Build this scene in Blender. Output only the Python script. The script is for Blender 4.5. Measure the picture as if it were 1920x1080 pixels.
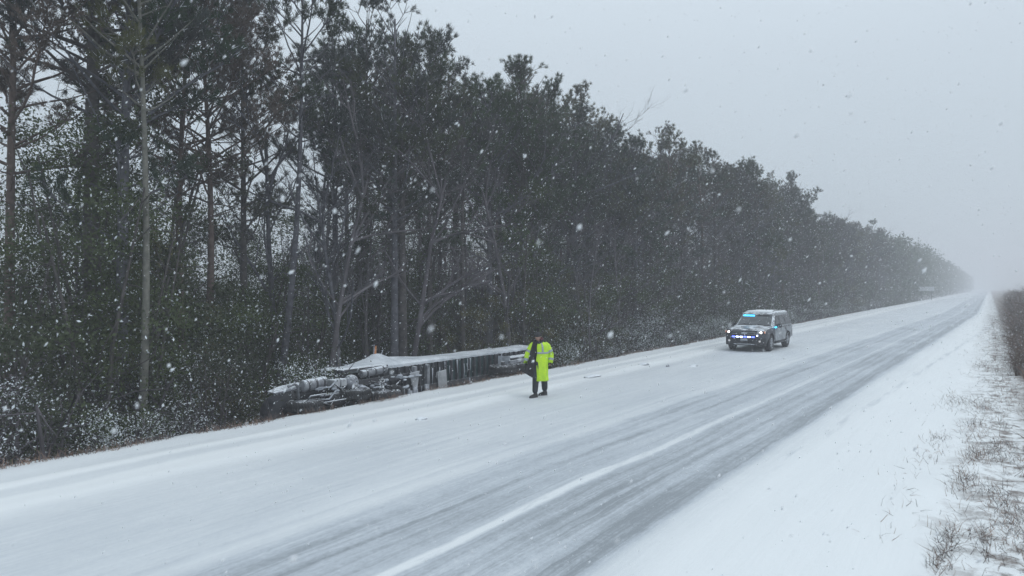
import bpy, bmesh, math, random
import numpy as np
from mathutils import Vector, Matrix, noise as mnoise

for o in list(bpy.data.objects): bpy.data.objects.remove(o, do_unlink=True)
SC = bpy.context.scene
COL = SC.collection
rnd = random.Random(7)
R = math.radians

# ------------------------------------------------------------------ camera, sky, sun, exposure
FPX, U0, V0, VPX = 1300.0, 960.0, 540.0, 1856.0
TH = math.atan((VPX - U0) / FPX)
CAMH = 3.05
cd = bpy.data.cameras.new('camera'); cam = bpy.data.objects.new('camera', cd); COL.objects.link(cam)
cam.location = (0, 0, CAMH); cam.rotation_euler = (R(90), 0, TH)
cd.sensor_width = 36; cd.lens = FPX / 1920 * 36; cd.clip_start = .1; cd.clip_end = 4000
cd.shift_y = 0.0
cd.dof.use_dof = True; cd.dof.focus_distance = 26.0; cd.dof.aperture_fstop = 1.6
SC.camera = cam
cT, sT = math.cos(TH), math.sin(TH)

SUN_EL, SUN_ROT = R(52), R(70)
world = bpy.data.worlds.new('World'); SC.world = world; world.use_nodes = True
nt = world.node_tree; nt.nodes.clear()
wo = nt.nodes.new('ShaderNodeOutputWorld'); bg = nt.nodes.new('ShaderNodeBackground')
sky = nt.nodes.new('ShaderNodeTexSky'); sky.sky_type = 'NISHITA'; sky.sun_disc = False
sky.sun_elevation = SUN_EL; sky.sun_rotation = SUN_ROT
tc = nt.nodes.new('ShaderNodeTexCoord'); sep = nt.nodes.new('ShaderNodeSeparateXYZ')
nt.links.new(tc.outputs['Generated'], sep.inputs[0])
ov = nt.nodes.new('ShaderNodeValToRGB')            # overcast cloud deck: brighter towards the zenith
ov.color_ramp.elements[0].position = 0.0; ov.color_ramp.elements[0].color = (5.35, 6.35, 7.0, 1)
ov.color_ramp.elements[1].position = 1.0; ov.color_ramp.elements[1].color = (11.6, 13.2, 14.4, 1)
e = ov.color_ramp.elements.new(0.3); e.color = (6.9, 7.9, 8.75, 1)
nt.links.new(sep.outputs['Z'], ov.inputs[0])
cn = nt.nodes.new('ShaderNodeTexNoise'); cn.inputs['Scale'].default_value = 1.6; cn.inputs['Detail'].default_value = 3
nt.links.new(tc.outputs['Generated'], cn.inputs['Vector'])
cm = nt.nodes.new('ShaderNodeMapRange'); cm.inputs['To Min'].default_value = .93; cm.inputs['To Max'].default_value = 1.07
nt.links.new(cn.outputs['Fac'], cm.inputs['Value'])
mu = nt.nodes.new('ShaderNodeVectorMath'); mu.operation = 'SCALE'
nt.links.new(ov.outputs['Color'], mu.inputs[0]); nt.links.new(cm.outputs[0], mu.inputs['Scale'])
mx = nt.nodes.new('ShaderNodeMix'); mx.data_type = 'RGBA'; mx.inputs['Factor'].default_value = .95
nt.links.new(sky.outputs[0], mx.inputs[6]); nt.links.new(mu.outputs[0], mx.inputs[7])
nt.links.new(mx.outputs[2], bg.inputs['Color']); bg.inputs['Strength'].default_value = 0.1
nt.links.new(bg.outputs[0], wo.inputs[0])

sl = bpy.data.lights.new('sun', 'SUN'); sl.energy = 0.6; sl.angle = R(40); sl.color = (1, .985, .96)
so = bpy.data.objects.new('sun', sl); COL.objects.link(so)
so.rotation_euler = (R(90) - SUN_EL, 0, R(110))
so.location = (0, 0, 60)

SC.render.engine = 'CYCLES'
SC.view_settings.view_transform = 'Standard'; SC.view_settings.look = 'None'
SC.view_settings.exposure = -0.09; SC.view_settings.gamma = 1.0
SC.cycles.max_bounces = 5; SC.cycles.diffuse_bounces = 3; SC.cycles.volume_bounces = 3
SC.cycles.transparent_max_bounces = 4

# ------------------------------------------------------------------ helpers
def wpt(u, v, z=0.0):                       # photo pixel on a horizontal plane -> world x, y
    Z = (CAMH - z) * FPX / (v - V0); X = (u - U0) / FPX * Z
    return X * cT - Z * sT, X * sT + Z * cT
def y_at(u, x):                             # world y where the sight line of column u crosses x
    a = (u - U0) / FPX; k = a * cT - sT
    Z = x / k; return a * Z * sT + Z * cT

def new_mesh(name, V, F, mats=(), midx=None, smooth=False):
    V = np.asarray(V, dtype=np.float32); F = np.asarray(F, dtype=np.int32)
    me = bpy.data.meshes.new(name); n, k = F.shape
    me.vertices.add(len(V)); me.vertices.foreach_set('co', V.ravel())
    me.loops.add(n * k); me.loops.foreach_set('vertex_index', F.ravel())
    me.polygons.add(n); me.polygons.foreach_set('loop_start', np.arange(0, n * k, k, dtype=np.int32))
    me.polygons.foreach_set('loop_total', np.full(n, k, dtype=np.int32))
    for m in mats: me.materials.append(m)
    if midx is not None: me.polygons.foreach_set('material_index', np.asarray(midx, dtype=np.int32))
    me.update(calc_edges=True); me.validate()
    if smooth: me.shade_smooth()
    return me
def link(name, me, parent=None, loc=None):
    o = bpy.data.objects.new(name, me); COL.objects.link(o)
    if parent: o.parent = parent
    if loc is not None: o.location = loc
    return o
def tag(o, label=None, cat=None, group=None, kind=None):
    if label: o['label'] = label
    if cat: o['category'] = cat
    if group: o['group'] = group
    if kind: o['kind'] = kind
    return o
def empty(name, loc=(0, 0, 0), rz=0):
    o = bpy.data.objects.new(name, None); COL.objects.link(o); o.location = loc; o.rotation_euler = (0, 0, rz)
    o.empty_display_size = .3
    return o

class MB:
    def __init__(s): s.v = []; s.f = []; s.m = []
    def add(s, V, F, m=0):
        b = len(s.v); s.v += [tuple(p) for p in V]; s.f += [tuple(i + b for i in f) for f in F]; s.m += [m] * len(F); return s
    def box(s, c, d, m=0, rot=None, taper=1.0):
        x, y, z = d[0] / 2, d[1] / 2, d[2] / 2
        P = [Vector((sx * x * (taper if sz > 0 else 1), sy * y * (taper if sz > 0 else 1), sz * z)) for sz in (-1, 1) for sy in (-1, 1) for sx in (-1, 1)]
        if rot is not None: P = [rot @ p for p in P]
        P = [p + Vector(c) for p in P]
        return s.add(P, [(0, 2, 3, 1), (4, 5, 7, 6), (0, 1, 5, 4), (2, 6, 7, 3), (0, 4, 6, 2), (1, 3, 7, 5)], m)
    def tube(s, pts, rad, n=8, m=0, cap=True):
        pts = [Vector(p) for p in pts]; V = []; F = []
        if not hasattr(rad, '__len__'): rad = [rad] * len(pts)
        for i, p in enumerate(pts):
            t = (pts[min(i + 1, len(pts) - 1)] - pts[max(i - 1, 0)])
            t = t.normalized() if t.length > 1e-9 else Vector((0, 0, 1))
            a = t.cross(Vector((0, 0, 1)) if abs(t.z) < .95 else Vector((0, 1, 0))).normalized(); b = t.cross(a)
            for k in range(n):
                an = 2 * math.pi * k / n
                V.append(p + (a * math.cos(an) + b * math.sin(an)) * rad[i])
        for i in range(len(pts) - 1):
            for k in range(n):
                k2 = (k + 1) % n
                F.append((i * n + k, (i + 1) * n + k, (i + 1) * n + k2, i * n + k2))
        if cap:
            F.append(tuple(range(n))); F.append(tuple(range((len(pts) - 1) * n + n - 1, (len(pts) - 1) * n - 1, -1)))
        return s.add(V, F, m)
    def loft(s, rings, m=0, cap=True, closed=True):
        n = len(rings[0]); V = [p for r in rings for p in r]; F = []
        for i in range(len(rings) - 1):
            for k in range(n if closed else n - 1):
                k2 = (k + 1) % n
                F.append((i * n + k, i * n + k2, (i + 1) * n + k2, (i + 1) * n + k))
        if cap and closed:
            F.append(tuple(range(n - 1, -1, -1))); F.append(tuple(range((len(rings) - 1) * n, len(rings) * n)))
        return s.add(V, F, m)
    def ball(s, c, r, m=0, nu=10, nv=7):
        if not hasattr(r, '__len__'): r = (r, r, r)
        rings = []
        for i in range(nv + 1):
            ph = math.pi * (i / nv) * .98 + .03
            rings.append([(c[0] + r[0] * math.sin(ph) * math.cos(2 * math.pi * k / nu), c[1] + r[1] * math.sin(ph) * math.sin(2 * math.pi * k / nu), c[2] + r[2] * math.cos(ph)) for k in range(nu)])
        return s.loft(rings, m)
    def build(s, name, mats, parent=None, smooth=False, bevel=0, off=(0, 0, 0), loc=None, subsurf=0, autosmooth=True):
        me = bpy.data.meshes.new(name)
        me.from_pydata([(p[0] - off[0], p[1] - off[1], p[2] - off[2]) for p in s.v], [], s.f)
        if not isinstance(mats, (list, tuple)): mats = [mats]
        for m_ in mats: me.materials.append(m_)
        me.polygons.foreach_set('material_index', s.m)
        bm = bmesh.new(); bm.from_mesh(me); bmesh.ops.recalc_face_normals(bm, faces=bm.faces); bm.to_mesh(me); bm.free()
        me.update()
        o = link(name, me, parent, loc)
        if bevel:
            b = o.modifiers.new('bevel', 'BEVEL'); b.width = bevel; b.segments = 2; b.limit_method = 'ANGLE'; b.angle_limit = R(35)
            b.harden_normals = False
        if subsurf:
            b = o.modifiers.new('sub', 'SUBSURF'); b.levels = b.render_levels = subsurf
        if smooth:
            me.shade_smooth()
            if bevel: 
                w = o.modifiers.new('wn', 'WEIGHTED_NORMAL')
        return o

def skin(name, pts, edges, radii, mat, parent=None, sub=1, root=0):
    me = bpy.data.meshes.new(name); me.from_pydata(pts, edges, []); me.materials.append(mat)
    o = link(name, me, parent)
    o.modifiers.new('skin', 'SKIN')
    if not me.skin_vertices:
        bm = bmesh.new(); bm.from_mesh(me); bm.verts.layers.skin.verify(); bm.to_mesh(me); bm.free()
    for i, r in enumerate(radii):
        me.skin_vertices[0].data[i].radius = (r, r) if not hasattr(r, '__len__') else r
        me.skin_vertices[0].data[i].use_root = (i == root)
    o.modifiers['skin'].use_smooth_shade = True
    s_ = o.modifiers.new('sub', 'SUBSURF'); s_.levels = s_.render_levels = sub
    return o

# ------------------------------------------------------------------ materials
def mat(name, col=(.5, .5, .5), rough=.6, metal=0, noise=None, noise_scale=8, var=.0, bump=0, emit=None, emit_s=0, coat=0, spec=.5):
    m = bpy.data.materials.new(name); m.use_nodes = True; n = m.node_tree; b = n.nodes['Principled BSDF']
    b.inputs['Base Color'].default_value = (*col, 1); b.inputs['Roughness'].default_value = rough; b.inputs['Metallic'].default_value = metal
    b.inputs['Specular IOR Level'].default_value = spec; b.inputs['Coat Weight'].default_value = coat
    if emit: b.inputs['Emission Color'].default_value = (*emit, 1); b.inputs['Emission Strength'].default_value = emit_s
    if noise or bump:
        t = n.nodes.new('ShaderNodeTexCoord'); x = n.nodes.new('ShaderNodeTexNoise'); x.inputs['Scale'].default_value = noise_scale; x.inputs['Detail'].default_value = 6
        n.links.new(t.outputs['Object'], x.inputs['Vector'])
        if noise:
            r = n.nodes.new('ShaderNodeValToRGB'); r.color_ramp.elements[0].position = .38; r.color_ramp.elements[1].position = .62
            r.color_ramp.elements[0].color = (*col, 1); r.color_ramp.elements[1].color = (*noise, 1)
            n.links.new(x.outputs['Fac'], r.inputs[0]); n.links.new(r.outputs[0], b.inputs['Base Color'])
        if bump:
            bp = n.nodes.new('ShaderNodeBump'); bp.inputs['Strength'].default_value = bump; bp.inputs['Distance'].default_value = .02
            n.links.new(x.outputs['Fac'], bp.inputs['Height']); n.links.new(bp.outputs[0], b.inputs['Normal'])
    return m

def snowy(name, col, noise=None, rough=.6, amount=.5, scale=6, metal=0, up=1.0):
    """a surface with settled snow on its upward-facing and patchy areas"""
    m = mat(name, col, rough, metal, noise=noise, noise_scale=scale); n = m.node_tree; b = n.nodes['Principled BSDF']
    g = n.nodes.new('ShaderNodeNewGeometry'); s = n.nodes.new('ShaderNodeSeparateXYZ'); n.links.new(g.outputs['Normal'], s.inputs[0])
    t = n.nodes.new('ShaderNodeTexCoord'); x = n.nodes.new('ShaderNodeTexNoise'); x.inputs['Scale'].default_value = scale * 1.7; x.inputs['Detail'].default_value = 8; x.inputs['Roughness'].default_value = .65
    n.links.new(t.outputs['Object'], x.inputs['Vector'])
    a = n.nodes.new('ShaderNodeMath'); a.operation = 'MULTIPLY_ADD'; a.inputs[1].default_value = .45 * up; n.links.new(s.outputs['Z'], a.inputs[0]); n.links.new(x.outputs['Fac'], a.inputs[2])
    r = n.nodes.new('ShaderNodeMapRange'); r.inputs['From Min'].default_value = .93 - amount * .6; r.inputs['From Max'].default_value = 1.03 - amount * .6
    n.links.new(a.outputs[0], r.inputs['Value'])
    mxn = n.nodes.new('ShaderNodeMix'); mxn.data_type = 'RGBA'
    src = b.inputs['Base Color'].links[0].from_socket if b.inputs['Base Color'].links else None
    if src: n.links.new(src, mxn.inputs[6])
    else: mxn.inputs[6].default_value = (*col, 1)
    mxn.inputs[7].default_value = (.76, .79, .83, 1)
    n.links.new(r.outputs[0], mxn.inputs['Factor']); n.links.new(mxn.outputs[2], b.inputs['Base Color'])
    r2 = n.nodes.new('ShaderNodeMath'); r2.operation = 'MAXIMUM'; r2.inputs[1].default_value = rough; n.links.new(r.outputs[0], r2.inputs[0]); n.links.new(r2.outputs[0], b.inputs['Roughness'])
    return m

def foliage(name, cols, trans=.0, rough=.7):
    m = bpy.data.materials.new(name); m.use_nodes = True; n = m.node_tree; b = n.nodes['Principled BSDF']
    b.inputs['Roughness'].default_value = rough; b.inputs['Specular IOR Level'].default_value = .25
    oi = n.nodes.new('ShaderNodeObjectInfo'); r = n.nodes.new('ShaderNodeValToRGB'); cr = r.color_ramp
    cr.interpolation = 'LINEAR'
    while len(cr.elements) < len(cols): cr.elements.new(.5)
    for i, c in enumerate(cols): cr.elements[i].position = i / (len(cols) - 1); cr.elements[i].color = (*c, 1)
    n.links.new(oi.outputs['Random'], r.inputs[0])
    t = n.nodes.new('ShaderNodeTexCoord'); x = n.nodes.new('ShaderNodeTexNoise'); x.inputs['Scale'].default_value = .9; x.inputs['Detail'].default_value = 2
    n.links.new(t.outputs['Object'], x.inputs['Vector'])
    h = n.nodes.new('ShaderNodeMapRange'); h.inputs['From Min'].default_value = .3; h.inputs['From Max'].default_value = .7; h.inputs['To Min'].default_value = .6; h.inputs['To Max'].default_value = 1.5
    n.links.new(x.outputs['Fac'], h.inputs['Value'])
    v = n.nodes.new('ShaderNodeVectorMath'); v.operation = 'SCALE'; n.links.new(r.outputs[0], v.inputs[0]); n.links.new(h.outputs[0], v.inputs['Scale'])
    n.links.new(v.outputs[0], b.inputs['Base Color'])
    return m

M_needle = foliage('pine_needles', [(.028, .048, .028), (.048, .076, .030), (.046, .050, .054), (.080, .084, .032), (.036, .056, .044)])
M_needle_dead = foliage('browned_needles', [(.105, .082, .070), (.090, .076, .066)])
M_leaf = foliage('evergreen_leaves', [(.024, .042, .016), (.058, .082, .022), (.044, .050, .036)])
M_leafolive = foliage('olive_leaves', [(.11, .10, .036), (.085, .085, .036)])
M_twig = foliage('bare_twigs', [(.095, .085, .095), (.12, .11, .12), (.11, .10, .105)])
M_snowleaf = mat('snow_on_leaves', (.72, .76, .80), .9)
M_bark = mat('pine_bark', (.050, .044, .044), .95, noise=(.095, .085, .082), noise_scale=5, bump=.6)
M_barkpale = mat('pale_bark', (.11, .11, .095), .95, noise=(.18, .175, .15), noise_scale=7, bump=.6)
M_barkgrey = mat('grey_bark', (.075, .075, .088), .95, noise=(.13, .13, .148), noise_scale=6, bump=.5)
M_barkred = mat('reddish_bark', (.085, .062, .054), .95, noise=(.14, .105, .092), noise_scale=5, bump=.6)
M_snow = mat('settled_snow', (.80, .83, .86), .9, bump=.25, noise_scale=5)
M_flake = bpy.data.materials.new('snowflakes'); M_flake.use_nodes = True
fb = M_flake.node_tree.nodes['Principled BSDF']; fb.inputs['Base Color'].default_value = (.93, .95, .97, 1); fb.inputs['Roughness'].default_value = .9
_tr = M_flake.node_tree.nodes.new('ShaderNodeBsdfTranslucent'); _tr.inputs[0].default_value = (.97, .98, 1, 1); _mx = M_flake.node_tree.nodes.new('ShaderNodeMixShader'); _mx.inputs[0].default_value = .55
_l = M_flake.node_tree.links; _l.new(_tr.outputs[0], _mx.inputs[1]); _l.new(fb.outputs[0], _mx.inputs[2]); _l.new(_mx.outputs[0], M_flake.node_tree.nodes['Material Output'].inputs[0])

# ------------------------------------------------------------------ ground relief
def sm(a, b, t):
    t = max(0.0, min(1.0, (t - a) / (b - a))); return t * t * (3 - 2 * t)
def gz(x, y):
    wob = .25 * mnoise.noise(Vector((y * .35, 3.1, 0))) + .12 * mnoise.noise(Vector((y * 1.3, 7.7, 0)))
    xe = x - wob
    z = 0.0
    if xe < -13.75:
        z = -1.75 * (1 - sm(-15.2, -13.3, xe - .18))
        z += 1.0 * (1 - sm(-26, -18.5, xe))
        z += .12 * mnoise.noise(Vector((x * .8, y * .8, 0)))
    elif x < 4:
        z += .05 * math.exp(-((x + 11.2) / .28) ** 2) * (1 + mnoise.noise(Vector((x * 2, y * .4, 1))))
        z += .035 * math.exp(-((x + 12.45) / .18) ** 2) * (1 + mnoise.noise(Vector((x * 2, y * .4, 5))))
        z += .03 * math.exp(-((x + 13.4) / .25) ** 2)
        z += .045 * sm(-3.75, -3.2, x) 
        z -= .03 * math.exp(-((x - (-3.0 + .03 * max(0, y - 14) )) / .16) ** 2) * sm(12, 17, y) * (1 - sm(45, 60, y))
        for xt in (-4.05, -4.75, -5.95, -6.75): z -= .012 * math.exp(-((x - xt) / .14) ** 2)
        z += .022 * mnoise.noise(Vector((x * .9, y * .35, 9)))
        z += .008 * mnoise.noise(Vector((x * 3.1, y * .9, 2)))
        if x > -1.2: z += .05 * mnoise.noise(Vector((x * 1.6, y * 1.1, 4)))
    if x > .4: z += .35 * sm(.4, 3, x)
    return z

def axis(segs):
    out = []
    for a, b, n in segs: out += list(np.linspace(a, b, n, endpoint=False))
    return out + [segs[-1][1]]
def sheet(name, xs, ys, dz, m):
    V = [(x, y, gz(x, y) + (dz if not dz or 1 < i < len(xs) - 2 else -.012)) for y in ys for i, x in enumerate(xs)]; nx = len(xs)
    F = [(j * nx + i, j * nx + i + 1, (j + 1) * nx + i + 1, (j + 1) * nx + i) for j in range(len(ys) - 1) for i in range(nx - 1)]
    me = new_mesh(name, V, F, [m], smooth=True); return link(name, me)

def snow_ground_material():
    m = bpy.data.materials.new('snow_covered_ground'); m.use_nodes = True; n = m.node_tree; b = n.nodes['Principled BSDF']; L = n.links.new
    b.inputs['Specular IOR Level'].default_value = .3
    geo = n.nodes.new('ShaderNodeNewGeometry'); s = n.nodes.new('ShaderNodeSeparateXYZ'); L(geo.outputs['Position'], s.inputs[0])
    def noise(vec_scale, scale, detail=5, rough=.55):
        mp = n.nodes.new('ShaderNodeMapping'); mp.inputs['Scale'].default_value = vec_scale; L(geo.outputs['Position'], mp.inputs['Vector'])
        x = n.nodes.new('ShaderNodeTexNoise'); x.inputs['Scale'].default_value = scale; x.inputs['Detail'].default_value = detail; x.inputs['Roughness'].default_value = rough
        L(mp.outputs[0], x.inputs['Vector']); return x.outputs['Fac']
    def math_(op, a, b_=None, c=None):
        q = n.nodes.new('ShaderNodeMath'); q.operation = op
        for i, v in enumerate((a, b_, c)):
            if v is None: continue
            if isinstance(v, (int, float)): q.inputs[i].default_value = v
            else: L(v, q.inputs[i])
        return q.outputs[0]
    def rng(v, a, b_, c, d):
        q = n.nodes.new('ShaderNodeMapRange'); q.inputs['From Min'].default_value = a; q.inputs['From Max'].default_value = b_; q.inputs['To Min'].default_value = c; q.inputs['To Max'].default_value = d
        L(v, q.inputs['Value']); return q.outputs[0]
    wob = noise((1, .18, 1), 1.0, 4)
    wob2 = noise((1, .5, 1), 3.0, 5)
    xw = math_('ADD', s.outputs['X'], math_('MULTIPLY', math_('SUBTRACT', wob, .5), .24))
    xw = math_('ADD', xw, math_('MULTIPLY', math_('SUBTRACT', wob2, .5), .10))
    drift = math_('MINIMUM', math_('MULTIPLY', math_('MAXIMUM', math_('SUBTRACT', s.outputs['Y'], 9.0), 0), .026), 2.3)
    xw = math_('SUBTRACT', xw, math_('MULTIPLY', drift, rng(s.outputs['X'], -10.5, -7.0, 0, 1)))
    # packed-snow / ice profile across the carriageway: 0 = fresh snow, 1 = bare icy slush
    X0, X1 = -15.0, 2.0
    prof = [(-15, .12), (-13.5, .22), (-12.75, .24), (-12.6, .0), (-12.35, .0), (-12.2, .27), (-11.95, .26), (-11.8, .0), (-11.1, .02), (-10.8, .22), (-10.4, .36), (-9.6, .37), (-8.4, .38), (-7.75, .38),
            (-7.6, .30), (-7.5, .46), (-7.4, .30), (-7.15, .36), (-7.0, .62), (-6.75, .64), (-6.62, .80), (-6.52, .62), (-6.28, .62), (-6.16, .90), (-6.05, .58), (-5.8, .68), (-5.5, .58), (-5.30, .60), (-5.12, .64), (-4.98, .82),
            (-4.86, .66), (-4.68, .88), (-4.55, .62), (-4.36, .90), (-4.24, .60), (-4.08, .66), (-3.95, .95), (-3.8, .86), (-3.66, .98), (-3.52, .60), (-3.40, .28), (-3.1, .14), (-2.8, .05), (2, .0)]
    fc = n.nodes.new('ShaderNodeFloatCurve'); cv = fc.mapping.curves[0]
    while len(cv.points) < len(prof): cv.points.new(.5, .5)
    for p, (x, v) in zip(cv.points, prof): p.location = ((x - X0) / (X1 - X0), v); p.handle_type = 'VECTOR'
    fc.mapping.update()
    L(rng(xw, X0, X1, 0, 1), fc.inputs['Value'])
    # side track through the verge snow
    trackx = math_('ADD', math_('MULTIPLY', math_('MAXIMUM', math_('SUBTRACT', s.outputs['Y'], 13.0), 0), .03), -3.05)
    dtr = math_('ABSOLUTE', math_('SUBTRACT', xw, trackx))
    tr = math_('MULTIPLY', rng(dtr, 0, .20, .42, 0), rng(noise((2.5, .3, 1), 2.2, 6), .40, .62, 0, 1))
    tr = math_('MULTIPLY', tr, rng(s.outputs['Y'], 10, 13, 0, 1))
    dirt = math_('MAXIMUM', fc.outputs[0], tr)
    cxy = n.nodes.new('ShaderNodeCombineXYZ'); L(xw, cxy.inputs[0]); L(s.outputs['Y'], cxy.inputs[1])
    def tracknoise(sc, det, ro):
        mp = n.nodes.new('ShaderNodeMapping'); mp.inputs['Scale'].default_value = sc; L(cxy.outputs[0], mp.inputs['Vector'])
        x = n.nodes.new('ShaderNodeTexNoise'); x.inputs['Scale'].default_value = 1; x.inputs['Detail'].default_value = det; x.inputs['Roughness'].default_value = ro
        L(mp.outputs[0], x.inputs['Vector']); return x.outputs['Fac']
    strip = math_('MULTIPLY', rng(math_('ABSOLUTE', math_('ADD', xw, 5.29)), .045, .125, 1, 0), rng(noise((3, .6, 1), 1.6, 6, .7), .34, .50, .45, 1))
    strip = math_('MULTIPLY', strip, rng(s.outputs['Y'], 9, 20, .82, .35))
    dirt = math_('MULTIPLY', dirt, math_('SUBTRACT', 1.0, strip))
    clod = noise((1, .45, 1), 6.5, 7, .72)
    streak = tracknoise((6, .10, 1), 8, .66)
    streak2 = tracknoise((24, .25, 1), 8, .66)
    grain = noise((1, .6, 1), 22, 8, .75)
    blotch = noise((1, .35, 1), .55, 4)
    d = math_('MULTIPLY', dirt, rng(streak, .35, .65, .84, 1.14))
    d = math_('MULTIPLY', d, rng(streak2, .35, .65, .80, 1.18))
    d = math_('MULTIPLY', d, rng(blotch, .3, .7, .8, 1.2))
    d = math_('ADD', d, math_('MULTIPLY', math_('MULTIPLY', math_('SUBTRACT', grain, .5), dirt), 1.0))
    d = math_('ADD', d, math_('MULTIPLY', math_('MULTIPLY', math_('SUBTRACT', clod, .5), dirt), .75))
    d = math_('ADD', d, math_('MULTIPLY', math_('SUBTRACT', blotch, .5), .10))
    cr = n.nodes.new('ShaderNodeValToRGB'); els = cr.color_ramp.elements
    els[0].position = 0; els[0].color = (.79, .81, .82, 1); els[1].position = 1; els[1].color = (.29, .315, .34, 1)
    for p, c in ((.25, (.665, .69, .71)), (.6, (.49, .525, .565))): q = els.new(p); q.color = (*c, 1)
    L(d, cr.inputs[0])
    # forest floor / brown bank
    ff = noise((1, 1, 1), 1.6, 8, .7)
    flo = n.nodes.new('ShaderNodeValToRGB'); fe = flo.color_ramp.elements
    fe[0].position = .42; fe[0].color = (.045, .038, .032, 1); fe[1].position = .66; fe[1].color = (.55, .58, .62, 1); q = fe.new(.56); q.color = (.10, .085, .07, 1)
    L(ff, flo.inputs[0])
    eb = noise((1, .6, 1), 1.1, 6, .65)
    xe = math_('ADD', s.outputs['X'], math_('MULTIPLY', math_('SUBTRACT', eb, .5), 1.0))
    left = rng(s.outputs['Z'], -.05, -.13, 0, 1)
    eb2 = math_('MULTIPLY', rng(noise((1, 1, 1), 2.6, 8, .72), .47, .60, 0, 1), rng(xe, -.75, .15, 0, 1))
    right = math_('MAXIMUM', eb2, rng(xe, .45, .95, 0, 1))
    right = math_('MULTIPLY', right, .85)
    dead = n.nodes.new('ShaderNodeValToRGB'); de = dead.color_ramp.elements
    de[0].position = .35; de[0].color = (.075, .052, .042, 1); de[1].position = .7; de[1].color = (.21, .165, .14, 1); L(noise((1, .5, 1), 7, 6, .7), dead.inputs[0])
    m1 = n.nodes.new('ShaderNodeMix'); m1.data_type = 'RGBA'; L(left, m1.inputs[0]); L(cr.outputs[0], m1.inputs[6]); L(flo.outputs[0], m1.inputs[7])
    m2 = n.nodes.new('ShaderNodeMix'); m2.data_type = 'RGBA'; L(right, m2.inputs[0]); L(m1.outputs[2], m2.inputs[6]); L(dead.outputs[0], m2.inputs[7])
    L(m2.outputs[2], b.inputs['Base Color'])
    L(rng(d, .3, 1, .85, .5), b.inputs['Roughness'])
    bp = n.nodes.new('ShaderNodeBump'); bp.inputs['Strength'].default_value = .5; bp.inputs['Distance'].default_value = .03
    hh = math_('ADD', math_('MULTIPLY', grain, .35), math_('MULTIPLY', streak, .9))
    L(hh, bp.inputs['Height']); L(bp.outputs[0], b.inputs['Normal'])
    return m
M_ground = snow_ground_material()
YS = axis([(-60, -4, 10), (-4, 30, 170), (30, 70, 100), (70, 200, 90), (200, 1000, 60)])
XS = axis([(-380, -60, 8), (-60, -22, 18), (-22, -14.8, 22), (-14.8, -12, 26), (-12, -2.4, 62), (-2.4, 1.2, 28), (1.2, 12, 12), (12, 300, 12)])
g = sheet('ground', XS, YS, 0, M_ground); tag(g, kind='structure')
XR = axis([(-10.9, -3.35, 60)])
r_ = sheet('road', XR, YS, .004, M_ground); tag(r_, kind='structure')

# ------------------------------------------------------------------ trees
def rv(r): 
    v = Vector((r.gauss(0, 1), r.gauss(0, 1), r.gauss(0, 1))); return v.normalized()
def needle_cloud(P, D, nper, Lr, W, r, spread=.9, snow=.05):
    """tufts of needles at points P pointing along D"""
    P = np.array(P, dtype=np.float32); D = np.array(D, dtype=np.float32); n = len(P)
    rng = np.random.default_rng(r)
    P = np.repeat(P, nper, 0); D = np.repeat(D, nper, 0); N = len(P)
    q = rng.normal(size=(N, 3)); q /= np.linalg.norm(q, axis=1)[:, None]
    d = D + q * spread; d /= np.linalg.norm(d, axis=1)[:, None]
    ln = rng.uniform(Lr[0], Lr[1], (N, 1))
    s = np.cross(d, rng.normal(size=(N, 3))); s /= np.linalg.norm(s, axis=1)[:, None]
    w = W * rng.uniform(.7, 1.3, (N, 1)); b = P + rng.normal(size=(N, 3)) * .03
    V = np.stack([b - s * w * .35, b + s * w * .35, b + d * ln + s * w * .3], 1).reshape(-1, 3)
    V = np.stack([b - s * w * .5, b + s * w * .5, b + d * ln], 1).reshape(-1, 3)
    F = np.arange(N * 3).reshape(-1, 3); mi = (rng.random(N) < snow).astype(int)
    return V, F, mi
def leaf_cloud(P, size, r, snow=.1, jitter=.2, up=.3):
    rng = np.random.default_rng(r); P = np.array(P, dtype=np.float32); N = len(P)
    P = P + rng.normal(size=(N, 3)) * jitter
    a = rng.normal(size=(N, 3)); a /= np.linalg.norm(a, axis=1)[:, None]
    c = rng.normal(size=(N, 3)) + np.array([0, 0, up]); b = np.cross(a, c); b /= np.linalg.norm(b, axis=1)[:, None]
    sz = size * rng.uniform(.6, 1.35, (N, 1))
    V = np.stack([P - a * sz, P + b * sz * .5, P + a * sz, P - b * sz * .5], 1).reshape(-1, 3)
    F = np.arange(N * 4).reshape(-1, 4); mi = (rng.random(N) < snow).astype(int)
    return V, F, mi

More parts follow.
